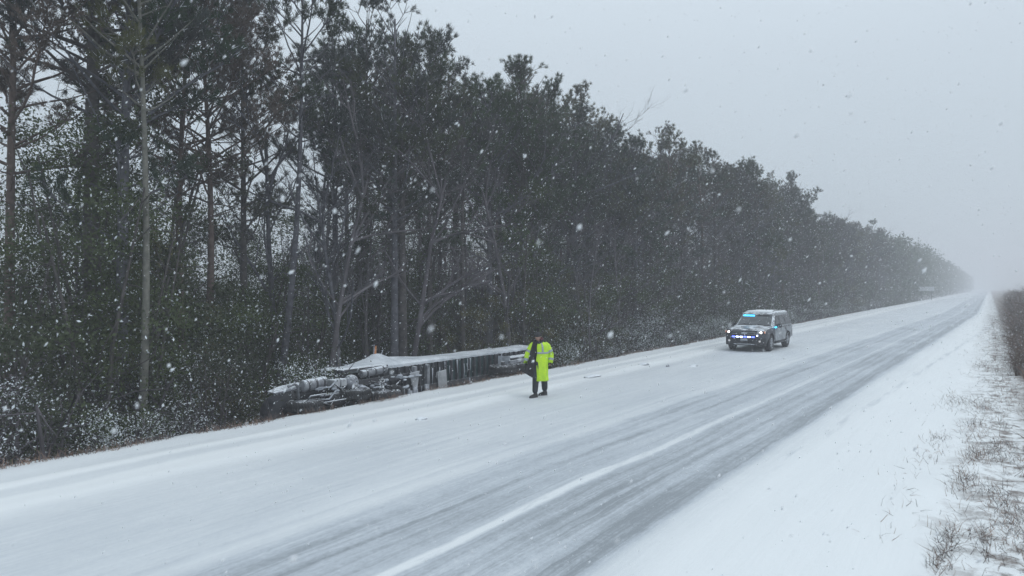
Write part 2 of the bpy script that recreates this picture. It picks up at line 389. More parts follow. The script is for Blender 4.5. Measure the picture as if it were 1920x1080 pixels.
def make_pine(seed, H, cs, rad, tr, nl, dens=1.0, lean=0.0, topflat=.5):
    r = random.Random(seed); mb = MB(); pts = []; n = 9
    wx, wy = r.uniform(-.2, .2), r.uniform(-.2, .2)
    for i in range(n + 1):
        t = i / n
        pts.append(Vector((wx * math.sin(t * 4) + lean * t * t * H, wy * math.sin(t * 3.3), t * H * .96 - .3 * (i == 0))))
    rd = [tr * (1.15 if i == 0 else 1) * (1 - .82 * (i / n)) for i in range(n + 1)]
    mb.tube(pts, rd, 9)
    def tp(t):
        f = t * n; i = min(int(f), n - 1); return pts[i].lerp(pts[i + 1], f - i)
    P = []; D = []
    for k in range(nl):
        t = cs + (1 - cs) * ((k + .5) / nl) ** .9 + r.uniform(-.015, .015); t = min(t, .985)
        q = (t - cs) / (1 - cs)
        L = rad * (.55 + .75 * math.sin(min(1, q * 1.15 + .18) * math.pi * .86)) * r.uniform(.45, 1.2) * (1 - .55 * max(0, q - .7) / .3)
        az = k * 2.399 + r.uniform(-.6, .6); el = R(r.uniform(5, 25) + 42 * q)
        base = tp(t); d = Vector((math.cos(az) * math.cos(el), math.sin(az) * math.cos(el), math.sin(el)))
        lp = [base]; cur = base.copy(); dd = d.copy(); ns = 5
        for j in range(ns):
            dd = (dd + rv(r) * .16 + Vector((0, 0, .09))).normalized(); cur = cur + dd * L / ns; lp.append(cur.copy())
        lr = tr * .22 * (1 - .5 * q) * (L / rad) ** .5 + .008
        mb.tube(lp, [lr * (1 - .15 * j) for j in range(ns + 1)], 4, cap=False)
        nsb = max(2, int(8.0 * L * dens))
        for b in range(nsb):
            f = r.uniform(.3, 1.0) ** .8 * ns; i = min(int(f), ns - 1); s0 = lp[i].lerp(lp[i + 1], f - i)
            if mnoise.noise(s0 * .62 + Vector((seed, 0, 0))) < -.03: continue
            sd = (dd * .8 + rv(r) * .9 + Vector((0, 0, .3))).normalized(); sl_ = r.uniform(.25, .75)
            e0 = s0 + sd * sl_ * .55; e1 = e0 + (sd + Vector((0, 0, .45))).normalized() * sl_ * .5
            mb.tube([s0, e0, e1], [.014, .010, .006], 3, cap=False)
            P += [e1, e0.lerp(e1, .3) + rv(r) * .06]; D += [(sd + Vector((0, 0, .5))).normalized()] * 2
            if r.random() < .6:
                e2 = e0 + (rv(r) + sd + Vector((0, 0, .4))).normalized() * .35
                mb.tube([e0, e2], [.009, .005], 3, cap=False); P.append(e2); D.append((e2 - e0).normalized())
    # dead stubs below the crown
    for k in range(9):
        t = r.uniform(.25, cs + .05); az = r.uniform(0, 6.28); b0 = tp(t); L = r.uniform(.3, 1.3)
        d = Vector((math.cos(az), math.sin(az), r.uniform(-.1, .5))).normalized()
        mb.tube([b0, b0 + d * L * .5 + rv(r) * .05, b0 + d * L + rv(r) * .15], [.022, .014, .006], 3, cap=False)
    V, F, mi = needle_cloud(P, D, 34, (.09, .22), .018, seed, .85, .02)
    return mb, (V, F, mi)

def make_bare(seed, H, tr, spread=.5):
    r = random.Random(seed); mb = MB(); tips = []
    def br(p, d, L, rad, dep):
        pts = [p]; cur = p.copy(); dd = d.copy(); n = 4 if dep < 3 else 2
        for j in range(n):
            dd = (dd + rv(r) * (.12 if dep == 0 else .22) + Vector((0, 0, .06))).normalized(); cur = cur + dd * L / n; pts.append(cur.copy())
        e = rad * (.55 if dep else .35)
        mb.tube(pts, [rad + (e - rad) * j / n for j in range(n + 1)], 7 if dep == 0 else (4 if dep == 1 else 3), cap=False)
        if dep >= 4: return
        kids = [11, 5, 5, 4][dep]
        for k in range(kids):
            f = r.uniform(.35 if dep == 0 else .2, 1.0) * n; i = min(int(f), n - 1); q = pts[i].lerp(pts[i + 1], f - i)
            dn = (dd * (.9 if dep else .8) + rv(r) * spread * 1.5).normalized()
            if dn.z < -.1: dn.z *= -.5
            br(q, dn, L * r.uniform(.32, .55) * (1 if dep else .8), max(.004, rad * r.uniform(.25, .45)), dep + 1)
    br(Vector((0, 0, -.3)), Vector((0, 0, 1)), H * .8, tr, 0)
    return mb

def make_understory(seed, H, W, nclump, leaf, snow, per=240):
    """leafy evergreen undergrowth tree: several stems, leaves in clumps"""
    r = random.Random(seed); mb = MB(); P = []
    for s_ in range(4):
        az = r.uniform(0, 6.28); top = Vector((math.cos(az) * W * .35, math.sin(az) * W * .35, H * r.uniform(.7, .95)))
        mid = top * .5 + rv(r) * .2; mb.tube([Vector((top.x * .1, top.y * .1, -.3)), mid, top], [.07, .045, .02], 5, cap=False)
        for k in range(10):
            t = r.uniform(.2, 1); q = Vector((0, 0, 0)).lerp(mid, min(1, t * 2)) if t < .5 else mid.lerp(top, t * 2 - 1)
            e_ = q + (rv(r) + Vector((0, 0, .4))).normalized() * W * r.uniform(.25, .5)
            mb.tube([q, q.lerp(e_, .5) + rv(r) * .08, e_], [.018, .012, .006], 3, cap=False)
    for k in range(nclump):
        a = r.uniform(0, 6.28); zz = r.uniform(.04, 1.0); rr = W * .5 * math.sqrt(r.random()) * (1.05 - .55 * zz ** 2) * (.75 + .5 * r.random())
        c = np.array([math.cos(a) * rr, math.sin(a) * rr, zz * H]); s = r.uniform(.18, .42)
        if zz > .45 and mnoise.noise(Vector(c) * .8 + Vector((0, seed, 0))) < -.05: continue
        q = np.random.default_rng(seed * 1000 + k).normal(size=(per, 3)) * np.array([s, s, s * .7])
        P.append(c + q)
    V, F, mi = leaf_cloud(np.concatenate(P), leaf * .78, seed, snow, .02)
    return mb, (V, F, mi)

def mesh_of(mb, name, m, smooth=True):
    me = bpy.data.meshes.new(name); me.from_pydata([tuple(p) for p in mb.v], [], mb.f); me.materials.append(m)
    if smooth: me.shade_smooth()
    me.update(); return me

# prototypes: (trunk mesh, crown mesh)
PINES = []
specs = [(11, 15.0, .48, 2.3, .17, 46), (12, 16.5, .55, 2.0, .15, 42), (13, 14.0, .42, 2.6, .19, 50), (14, 17.5, .5, 2.5, .20, 52),
         (15, 15.5, .60, 1.9, .13, 38), (16, 13.0, .38, 2.2, .15, 44), (17, 16.0, .35, 2.4, .18, 56), (18, 14.5, .5, 2.8, .21, 48)]
BARKS = [M_bark, M_bark, M_barkgrey, M_bark, M_barkred, M_bark, M_barkgrey, M_bark]
for (sd, H, cs, rad, tr, nl), bk in zip(specs, BARKS):
    mb, (V, F, mi) = make_pine(sd, H, cs, rad, tr, nl)
    PINES.append((mesh_of(mb, 'pine_trunk', bk), new_mesh('pine_crown', V, F, [M_needle, M_snowleaf], mi), H))
mb, (V, F, mi) = make_pine(31, 15.5, .50, 2.6, .15, 56, .9)
DEADPINE = (mesh_of(mb, 'pine_trunk', M_barkred), new_mesh('browned_crown', V, F, [M_needle_dead, M_snowleaf], mi), 15.5)
BARES = [mesh_of(make_bare(40 + i, [11, 9.5, 12.5, 8][i], [.12, .09, .13, .07][i], [.5, .6, .42, .65][i]), 'bare_trunk', [M_twig, M_twig, M_barkgrey, M_twig][i]) for i in range(4)]
UND = []
for i, (H, W, nc, lf, sn, mm) in enumerate([(5.5, 4.0, 60, .050, .05, M_leaf), (7.0, 3.8, 72, .055, .04, M_leaf), (4.2, 3.8, 50, .045, .07, M_leaf), (6.2, 4.4, 70, .05, .05, M_leafolive), (8.2, 3.6, 74, .055, .04, M_leaf), (11.0, 5.2, 105, .06, .02, M_leaf)]):
    mb, (V, F, mi) = make_understory(60 + i, H, W, nc, lf, sn, 240 if i < 5 else 420)
    UND.append((mesh_of(mb, 'stem', M_bark), new_mesh('foliage', V, F, [mm, M_snowleaf], mi)))
SHR = []
for i, (H, W, nc, lf, sn, mm) in enumerate([(2.3, 2.4, 34, .032, .30, M_leaf), (2.8, 2.2, 34, .034, .24, M_twig), (1.9, 2.6, 30, .030, .36, M_leaf), (2.5, 2.6, 34, .032, .28, M_twig)]):
    mb, (V, F, mi) = make_understory(80 + i, H, W, nc, lf * .98, sn * 1.4, 210)
    SHR.append((mesh_of(mb, 'stem', M_twig), new_mesh('foliage', V, F, [mm, M_snowleaf], mi)))

def plant(kind, pr, x, y, rz, s, label, cat, group=None, parts=('trunk', 'crown'), dz=0.0, sx=1.0):
    t = empty(kind, (x, y, gz(x, y) + dz), rz); t.scale = (s * sx, s * sx, s)
    for nm, me in zip(parts, pr[:2]): link(nm, me, t)
    return tag(t, label, cat, group)
PLACES = [(90, 'at the left edge'), (200, 'left of the pale slender trunk'), (300, 'beside the pale slender trunk'), (400, 'around the twin reddish trunks'), (500, 'just right of the twin reddish trunks'),
          (620, "behind the overturned truck's cab"), (720, "behind the truck's front wheels"), (820, "behind the trailer's snow drift"), (900, 'behind the middle of the trailer'), (960, "behind the trailer's tail"), (1040, 'right behind the walker'),
          (1120, 'just right of the walker'), (1200, 'nearer the walker than the SUV'), (1280, 'halfway between walker and SUV'), (1360, 'left of the SUV'), (1430, "behind the SUV's hood"), (1500, "behind the SUV's rear"), (1580, 'just right of the SUV'),
          (1660, 'well right of the SUV'), (1740, 'near the pale road sign'), (1800, 'beyond the pale road sign'), (9999, 'at the vanishing end of the woods')]
def band(x, y):                              # where a tree stands, in words one can check in the photo
    u = U0 + FPX * ((x * cT + y * sT) / (-x * sT + y * cT))
    for lim, w in PLACES:
        if u < lim: return u, w
SHAPE = {}
def desc(row, s, sx=1.0):
    a = 'short' if s < .93 else ('tall' if s > 1.08 else 'middling'); b = 'narrow' if sx < .98 else ('broad' if sx > 1.08 else 'full')
    return ('front row ', 'second row ', 'deep ', 'rearmost ')[row] + a + ' ' + b
# trees the photo singles out
def special(u, x, pr, s, label, cat='pine tree', kind='pine_tree', rz=0, lean=None, sx=1.0):
    t = plant(kind, pr, x, y_at(u, x), rz, s, label, cat, 'pines along the road', sx=sx)
    if lean: t.rotation_euler = (lean[0], lean[1], rz)
    return t
def recolor(pr, bark):
    me = pr[0].copy(); me.materials[0] = bark; return (me, pr[1], pr[2])
special(262, -16.6, recolor(PINES[4], M_barkpale), .98, 'slender pine with a pale grey bare trunk rising out of the dark undergrowth', rz=1.0, sx=.85)
special(228, -17.8, recolor(PINES[6], M_barkgrey), 1.05, 'thick blue grey trunk just left of the pale slender pine trunk', rz=2.2, lean=(0, R(2.5)))
special(183, -19.0, recolor(PINES[3], M_bark), 1.1, 'stout dark pine with heavy limbs leaving the top of the picture near the left end', rz=.7, sx=1.25)
special(352, -20.5, DEADPINE, 1.0, 'left one of the two tall reddish brown trunks standing close together', rz=.4)
special(380, -20.2, DEADPINE, .97, 'right one of the two tall reddish brown trunks standing close together', rz=3.4)
special(22, -19.5, DEADPINE, 1.0, 'brown needled pine crown filling the upper left corner', rz=2.0)
special(515, -19.5, recolor(PINES[4], M_barkgrey), 1.05, 'tall grey trunked pine leaning right behind the front of the overturned truck', rz=1.1, lean=(0, R(4)))
special(455, -21.0, PINES[5], 1.1, 'thin dark pine with pale sky showing on both sides of its trunk', rz=2.9)
special(740, -17.5, recolor(PINES[0], M_barkgrey), 1.0, 'grey trunked pine rising above the snow covered trailer', rz=.2)
special(1000, -18.5, PINES[7], .86, 'round topped pine with a flat green crown right above the walker', rz=.2)
special(1190, -17.0, PINES[2], .93, 'pine with one long limb reaching right over the skyline left of the patrol vehicle', rz=5.2)
special(1410, -17.5, PINES[7], 1.0, 'pine with an open two lobed top standing out of the skyline above the patrol vehicle', rz=4.0)

# the rest of the wood: pines
npine = 12
def topH(y):                                 # height of the wood's edge along the road
    return 14.6 + .6 * math.exp(-((y - 46) / 20) ** 2) + 1.6 * mnoise.noise(Vector((y * .06, 1.7, 0))) + .8 * mnoise.noise(Vector((y * .3, 5, 0)))
spots = []
y = 1.0
while y < 60:
    for row, xr in enumerate([(-18.8, -17.2), (-23.0, -19.4), (-28, -23)]):
        if rnd.random() < ((.0, .0, .0)[row] if y < 10 else (.55, .4, .1)[row] if y < 16 else (.8, .7, .35)[row] if y < 22 else (.86, .88, .6)[row]):
            spots.append((rnd.uniform(*xr), y + rnd.uniform(-.9, .9), row))
    y += 1.9
while y < 230:
    for row, xr in enumerate([(-18.0, -16.2), (-23.5, -19.0)]):
        if rnd.random() < .93: spots.append((rnd.uniform(*xr), y + rnd.uniform(-.8, .8), row))
    y += 1.9 + (y - 60) * .016
for (x, y, row) in spots:
    if y < y_at(-60, x) : continue
    u, where = band(x, y)
    # keep the pale openings of the photo around the twin trunks
    if 395 < u < 480: continue
    if 290 < u < 590 and rnd.random() < (.35, .6, .85)[row]: continue
    if abs(u - 262) < 26 and row == 0: continue
    pr = rnd.choice(PINES); s = (topH(y) + rnd.uniform(-1.8, .8) + (1.4 if row else 0)) / pr[2]
    if u < 1050: s *= 1.0
    sx = rnd.uniform(.9, 1.15); kindw = ('rounded crown', 'high crown', 'deep crown', 'dense crown', 'thin trunk', 'low crown', 'long crown', 'spreading crown')[PINES.index(pr)]
    plant('pine_tree', pr, x, y, rnd.uniform(0, 6.28), s, desc(row, s, sx) + ' pine, ' + kindw + ', ' + where, 'pine tree', 'pines along the road', sx=sx)
    npine += 1
# olive brush behind and right of the walker
for k, u_ in enumerate((872, 915, 958, 1002, 1050, 1098, 1150)):
    x_ = -16.7 - .5 * (k % 3)
    plant('undergrowth_tree', UND[3], x_, y_at(u_, x_), k * 1.3, (.62, .7, .66, .74, .6, .55, .5)[k], 'olive leafy brush ' + ("behind the trailer's middle", "behind the trailer's tail end", "just left of the walker's head", "right behind the walker", "just right of the walker", "second clump right of the walker", "third clump right of the walker")[k], 'undergrowth tree', 'evergreen undergrowth below the pines', parts=('stem', 'foliage'))
# bare hardwoods
y = 3.0; nb = 0
while y < 150:
    for xr in ((-17.6, -15.9), (-22, -18), (-27, -22)):
        if rnd.random() < (.62 if y < 22 else .85):
            x = rnd.uniform(*xr); yy = y + rnd.uniform(-1, 1)
            if yy < 13 and x > -21: continue
            if 380 < band(x, yy)[0] < 600 and rnd.random() < .5: continue
            if yy < y_at(-60, x): continue
            u, where = band(x, yy)
            t = empty('bare_tree', (x, yy, gz(x, yy)), rnd.uniform(0, 6.28)); s = rnd.uniform(.75, 1.1); t.scale = (s, s, s)
            bi = rnd.randrange(4); link('trunk', BARES[bi], t)
            tag(t, desc(((-17.6, -15.9), (-22, -18), (-27, -22)).index(xr), s + .07) + ' leafless ' + ('hardwood ', 'sapling ', 'straight hardwood ', 'twiggy sapling ')[bi] + where, 'bare tree', 'bare hardwoods among the pines'); nb += 1
    y += 1.7 + y * .022
# evergreen undergrowth trees
y = 2.0; nu = 0
while y < 200:
    for k, xr in enumerate(((-17.6, -16.6), (-21.5, -18), (-25.5, -21.5), (-31, -26))):
        if k == 3 and y > 60: continue
        if rnd.random() < (.95 if k else .85 if y > 14 else 1.1):
            x = rnd.uniform(*xr); yy = y + rnd.uniform(-1, 1)
            if yy < y_at(-80, x): continue
            if 12 < yy < 24.5 and x > -19: x -= 2.4
            u, where = band(x, yy)
            oliv = (880 < u < 1130 and rnd.random() < .6) or rnd.random() < .07
            i = 3 if oliv else rnd.choice([0, 1, 2, 4])
            if (u < 300 or 480 < u < 560) and k in (1, 2) and rnd.random() < .25: i = 5
            if 380 < u < 480 and i in (1, 4): i = 2
            s = rnd.uniform(.8, 1.15) * (1 if yy < 90 else 1.2)
            lab = desc(k, s) + (' olive green leafy tree ' if i == 3 else ' high leafy evergreen ' if i == 5 else ' dark evergreen ') + where
            plant('undergrowth_tree', UND[i], x, yy, rnd.uniform(0, 6.28), s, lab, 'undergrowth tree', 'evergreen undergrowth below the pines', parts=('stem', 'foliage')); nu += 1
    y += 1.9 + max(0, y - 40) * .014
# snow dusted shrubs on the verge
y = 2.5; ns_ = 0
while y < 130:
    for k in range(2):
        x = rnd.uniform(-16.0, -14.9) if k == 0 else rnd.uniform(-17.8, -16.2)
        yy = y + rnd.uniform(-.5, .5)
        if yy < y_at(-60, x) - 1: continue
        if (12.2 if x > -15.6 else 10.4) < yy < 25 and x > -18.3: continue
        u, where = band(x, yy)
        i = rnd.choice([0, 1, 2, 3])
        sc_ = rnd.uniform(.75, 1.15) * (1.0 if k == 0 else 1.25)
        plant('shrub', SHR[i], x, yy, rnd.uniform(0, 6.28), sc_, desc(k, sc_).replace(' full', '') + (' snow dusted leafy', ' snow dusted twiggy', ' low white dusted', ' grey snowy twig')[i] + ' shrub ' + where, 'shrub', 'shrubs at the edge of the woods', parts=('stem', 'foliage'))
        ns_ += 1
    y += 1.35 + y * .012
print('pines', npine, 'bare', nb, 'under', nu, 'shrubs', ns_)

from collections import defaultdict
_d = defaultdict(list)
for o in list(COL.objects):
    if o.get('category') and o.parent is None: _d[o['label']].append(o)
for lab, L_ in _d.items():
    if len(L_) > 1:
        L_.sort(key=lambda o: (o.location.x * cT + o.location.y * sT) / (-o.location.x * sT + o.location.y * cT)); n_ = len(L_)
        wd = {2: ['left', 'right'], 3: ['left', 'middle', 'right']}.get(n_, ['%s from left' % w for w in ('first', 'second', 'third', 'fourth', 'fifth', 'sixth', 'seventh', 'eighth', 'ninth', 'tenth')])
        for o, w in zip(L_, wd) if 'brush clump' not in lab else (): o['label'] = w.replace(' one', ' ') .strip() + ' of alike ' + lab if len(lab.split()) < 11 else w.split()[0] + ' ' + lab

# far-off wood that reads as one mass
rg = np.random.default_rng(5); P = []; 
for k in range(760):
    y = 170 + 790 * (k / 760) ** 1.35 + rg.uniform(-3, 3); x = -16 - 14 * rg.random() ** 1.5
    Ht = topH(y) + rg.uniform(-1.5, 1.5)
    for q in range(3):
        zc = [Ht - 2.0, Ht * .6, Ht * .25][q]; sx = [1.2, 1.5, 1.7][q]; sz = [1.1, 2.0, 2.0][q]
        P.append(np.array([x, y, zc]) + rg.normal(size=(70, 3)) * np.array([sx, sx, sz]) * .8)
V, F, mi = leaf_cloud(np.concatenate(P), .34, 3, .0, .02)
o = link('distant_woods', new_mesh('distant_woods', V, F, [M_needle]))
tag(o, 'far end of the pine woods fading away in the snowfall', 'woods', kind='stuff')
# thicket deep inside the wood
P = []
for k in range(1500):
    y = rg.uniform(4, 130); x = rg.uniform(-46, -27); 
    P.append(np.array([x, y, -.8 + rg.uniform(0, 1) ** .9 * (8.2 + .05 * (-x - 27) * 2)]) + rg.normal(size=(90, 3)) * np.array([.9, .9, .6]))
V, F, mi = leaf_cloud(np.concatenate(P), .085, 4, .03, .02)
o = link('thicket', new_mesh('thicket', V, F, [M_leaf, M_snowleaf], mi))
tag(o, 'dark thicket deep inside the woods behind the trunks', 'thicket', kind='stuff')

# ------------------------------------------------------------------ dead grass
M_grass = foliage('dead_grass', [(.23, .155, .12), (.23, .155, .12)])
M_grassgrey = foliage('grey_weeds', [(.13, .12, .12), (.13, .12, .12)])
def blades(pts, Lr, W, seed, name, mats, lean=.45, split=.4, zup=1.0, grow=0.0):
    rg = np.random.default_rng(seed); P = np.array(pts); N = len(P)
    d = rg.normal(size=(N, 3)) * lean + np.array([-.12, 0, zup]); d /= np.linalg.norm(d, axis=1)[:, None]
    ln = rg.uniform(*Lr, (N, 1)) * (1 + grow * np.clip((P[:, 1:2] - 22) / 50, 0, 1.2)); s = np.cross(d, rg.normal(size=(N, 3))); s /= np.linalg.norm(s, axis=1)[:, None]
    mid = P + d * ln * .55; tip = mid + (d + rg.normal(size=(N, 3)) * .35 - np.array([0, 0, .25])) * ln * .45
    w = W * rg.uniform(.6, 1.3, (N, 1))
    V = np.stack([P - s * w * .5, P + s * w * .5, mid + s * w * .3, mid - s * w * .3, tip], 1).reshape(-1, 3)
    b = np.arange(N)[:, None] * 5
    F = np.concatenate([b + [0, 1, 2], b + [0, 2, 3], b + [3, 2, 4]], 0)
    mi = np.tile((rg.random(N) < split).astype(int), 3)
    return link(name, new_mesh(name, V, F, mats, mi))
pts = []
r = random.Random(3)
for (u, v, n_, sp) in [(1830, 810, 160, .35), (1810, 910, 200, .22), (1780, 1015, 120, .16), (1850, 690, 200, .5), (1745, 860, 40, .3), (1790, 755, 120, .4), (1765, 1060, 90, .12), (1850, 1030, 120, .2), (1700, 890, 18, .35),
                       (1760, 830, 60, .25), (1830, 860, 170, .2), (1845, 770, 160, .3), (1870, 940, 120, .2), (1650, 1010, 8, .3), (1700, 965, 10, .2), (1880, 850, 200, .3), (1900, 990, 160, .25)]:
    cx, cy = wpt(u, v)
    for k in range(int(n_ * 1.6)):
        x, y = cx + r.gauss(0, sp * .5), cy + r.gauss(0, sp * 2.2); pts.append((x, y, gz(x, y) - .01))
for k in range(9000):
    y = 4 + 90 * r.random() ** 1.5; x = .15 + .012 * y * 0 + abs(r.gauss(0, .55))
    if r.random() < .35: x -= r.random() * .7
    if mnoise.noise(Vector((x * 1.2, y * .5, 0))) < -.12 and x < .8: continue
    pts.append((x, y, gz(x, y) - .01))
for k in range(600):
    y = 8 + 60 * r.random(); x = -.5 + r.gauss(0, .4)
    if mnoise.noise(Vector((x * 1.2, y * .4, 3))) > .12: pts.append((x, y, gz(x, y) - .01))
o = blades(pts, (.08, .26), .007, 6, 'dead_grass', [M_grass, M_grassgrey], .75, .5, .8); tag(o, 'sparse dead grass poking through the snow on the right verge', 'grass', kind='stuff')
pts = []
for k in range(34000):
    y = 11 + 190 * r.random() ** 1.5; x = .5 + .014 * y + abs(r.gauss(0, 1)) * (1.0 + .02 * y)
    if mnoise.noise(Vector((x * .5, y * .25, 8))) < -.18: continue
    pts.append((x, y, gz(x, y) - .02))
o = blades(pts, (.22, .62), .022, 8, 'dry_brush', [M_grass, M_grassgrey], .38, .5, grow=3.0); tag(o, 'tall brown dry weeds on the bank at the right edge', 'weeds', kind='stuff')
pts = []
for k in range(9000):                       # fringe of grass at the drop to the woods
    y = 3 + 90 * r.random() ** 1.4; wob = .25 * mnoise.noise(Vector((y * .35, 3.1, 0))) + .12 * mnoise.noise(Vector((y * 1.3, 7.7, 0)))
    if mnoise.noise(Vector((y * .7, 2, 2))) < -.15: continue
    x = -13.42 + wob - abs(r.gauss(0, .22)); pts.append((x, y, gz(x, y) - .02))
o = blades(pts, (.08, .28), .011, 9, 'verge_grass', [M_grass, M_grassgrey], .6, .35); tag(o, 'brown grass fringe where the snow ends at the woods', 'grass', kind='stuff')

M_brown = foliage('brown_brush_leaves', [(.10, .068, .052), (.13, .095, .075), (.085, .068, .060)])
BRB = []
for i, (H, W) in enumerate([(1.2, 1.6), (1.0, 1.9), (1.5, 1.5)]):
    mb, (V, F, mi) = make_understory(95 + i, H, W, 26, .026, .14, 200)
    BRB.append((mesh_of(mb, 'stem', M_brown), new_mesh('foliage', V, F, [M_brown, M_snowleaf], mi)))
y = 29.0; q = 0
while y < 230:
    for k in range(2):
        x = .035 * y * .62 + .25 + k * (1.0 + .010 * y) + rnd.uniform(-.15, .25)
        s_ = (.30 + .018 * min(y, 80)) * rnd.uniform(.75, 1.2) * (1 if k else .7)
        a_ = 'small' if s_ < .9 else 'mid height' if s_ < 1.5 else 'high'
        plant('brush_clump', BRB[q % 3], x, y + rnd.uniform(-.8, .8), rnd.uniform(0, 6.28), s_, a_ + ' brown brush clump on the right bank, ' + ('verge side' if k == 0 else 'outer side') + ' ' + ('nearest the viewer' if y < 34 else 'level with the SUV' if y < 48 else 'past the SUV' if y < 80 else 'in the haze' if y < 140 else 'far in the haze'), 'brush', 'brown brush on the right bank', parts=('stem', 'foliage')); q += 1
    y += 1.7 + y * .02
_d = {}
for o in list(COL.objects):
    if o.get('category') == 'brush': _d.setdefault(o['label'], []).append(o)
for lab, L_ in _d.items():
    L_.sort(key=lambda o: o.location.y)
    if len(L_) > 1:
        for o, w in zip(L_, ('nearest', 'second', 'third', 'fourth', 'fifth', 'sixth', 'seventh', 'eighth', 'ninth', 'tenth', 'eleventh', 'twelfth', 'thirteenth', 'fourteenth', 'fifteenth', 'sixteenth', 'seventeenth', 'eighteenth', 'nineteenth', 'twentieth')): o['label'] = w + ' ' + lab

# ------------------------------------------------------------------ overturned semi truck
M_tr_snow = M_snow
M_frame = snowy('frame_metal', (.035, .036, .042), (.06, .06, .068), .6, .26, 6)
M_under = snowy('trailer_underside', (.022, .055, .058), (.034, .068, .070), .7, .22, 8)
M_wall = snowy('trailer_side', (.05, .055, .062), None, .5, .55, 2)
M_chrome = snowy('dirty_aluminium', (.28, .29, .31), (.15, .155, .17), .4, .30, 5, metal=.4)
M_tyre = snowy('tyre_rubber', (.020, .020, .022), (.032, .032, .034), .85, .26, 8, up=.6)
M_cab = snowy('dark_cab_paint', (.022, .024, .03), (.04, .04, .048), .5, .30, 5, up=.35)
M_hubm = snowy('frosted_wheel_hub', (.12, .125, .14), (.26, .27, .30), .6, .30, 9, up=.8)
M_flap = snowy('grey_mudflap', (.30, .31, .33), (.42, .43, .45), .7, .35, 4)
M_ice = mat('clinging_snow', (.50, .53, .58), .8, noise=(.32, .34, .38), noise_scale=9, bump=.4)
M_shadesnow = mat('shade_greyed_snow', (.70, .73, .77), .85, noise=(.50, .53, .57), noise_scale=2.2, bump=.5)  # trailer-top snow, with grey of slope shade and haze painted into its colour
M_orange = mat('orange_marker', (.55, .22, .08), .6)
M_dirt = mat('torn_earth', (.09, .055, .04), .95, noise=(.16, .10, .075), noise_scale=6, bump=.8)
XN = -14.75                                  # plane of the underside, facing the road
YF, YR = y_at(642, XN), y_at(1012, XN)       # trailer nose and tail
ZT, ZB, TD = .72, -1.80, 1.0
TR = empty('overturned_truck', (-16.0, (YF + YR) / 2, -1.75)); OFF = tuple(TR.location)
tag(TR, 'overturned semi truck on its side in the ditch, underside facing the road, snow crusted', 'truck')
r = random.Random(21)
mb = MB(); mb.box((XN - TD / 2, (YF + YR) / 2, (ZT + ZB) / 2), (TD, YR - YF, ZT - ZB)); mb.build('trailer_body', M_wall, TR, bevel=.03, off=OFF)
# snow lying on the upturned side, with a drift near the nose
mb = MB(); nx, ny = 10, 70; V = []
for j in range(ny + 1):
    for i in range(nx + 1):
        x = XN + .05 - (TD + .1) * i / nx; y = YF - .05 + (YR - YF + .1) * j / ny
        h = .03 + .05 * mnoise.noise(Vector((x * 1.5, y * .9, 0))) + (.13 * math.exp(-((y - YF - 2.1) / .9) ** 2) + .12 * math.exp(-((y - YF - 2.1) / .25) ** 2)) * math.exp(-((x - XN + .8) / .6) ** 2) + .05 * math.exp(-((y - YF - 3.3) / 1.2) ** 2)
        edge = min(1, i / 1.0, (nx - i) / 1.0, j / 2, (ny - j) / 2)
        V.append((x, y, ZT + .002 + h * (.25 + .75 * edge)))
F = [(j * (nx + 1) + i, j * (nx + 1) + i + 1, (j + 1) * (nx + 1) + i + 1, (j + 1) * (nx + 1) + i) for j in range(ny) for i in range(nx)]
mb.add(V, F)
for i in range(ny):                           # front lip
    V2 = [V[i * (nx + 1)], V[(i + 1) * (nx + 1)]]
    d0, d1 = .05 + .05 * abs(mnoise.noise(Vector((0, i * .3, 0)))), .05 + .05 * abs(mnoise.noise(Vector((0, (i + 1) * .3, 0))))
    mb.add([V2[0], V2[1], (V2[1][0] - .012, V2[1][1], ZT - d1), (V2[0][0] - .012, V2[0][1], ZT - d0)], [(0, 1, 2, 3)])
mb.build('snow_cover', M_shadesnow, TR, smooth=True, off=OFF)
mb = MB()                                     # broken stub sticking out of the drift
p = Vector((XN - .9, YF + 2.1, ZT + .12)); mb.tube([p, p + Vector((.0, .05, .42))], [.045, .02], 6); mb.build('broken_stub', M_orange, TR, off=OFF)
mb = MB(); mb.tube([p + Vector((.06, .12, -.02)), p + Vector((.02, .34, .28))], [.03, .01], 5); mb.tube([p + Vector((-.03, .0, 0)), p + Vector((-.03, .0, .46))], [.03, .012], 5); mb.build('snow_crust', M_ice, TR, off=OFF)
# ribbed underside
mb = MB(); y = y_at(838, XN)
mb.box((XN + .012, (y + y_at(925, XN)) / 2, (ZT + ZB) / 2 - .02), (.02, y_at(925, XN) - y, ZT - ZB - .06)); mb.build('floor_panel', M_under, TR, off=OFF)
yy = YF + .25
k = 0
while yy < YR - .15:
    mb = MB(); mb.box((XN + .075, yy, (ZT + ZB) / 2), (.10, .025, ZT - ZB - .1)); mb.box((XN + .13, yy, (ZT + ZB) / 2), (.012, .07, ZT - ZB - .1))
    mb.build('crossmember', M_frame, TR, off=OFF); yy += .31; k += 1
for zz in (-.05, -.98):
    mb = MB(); mb.box((XN + .20, (YF + YR) / 2 + .3, zz), (.13, YR - YF - .8, .10)); mb.box((XN + .275, (YF + YR) / 2 + .3, zz), (.012, YR - YF - .8, .16)); mb.build('frame_rail', M_frame, TR, off=OFF)
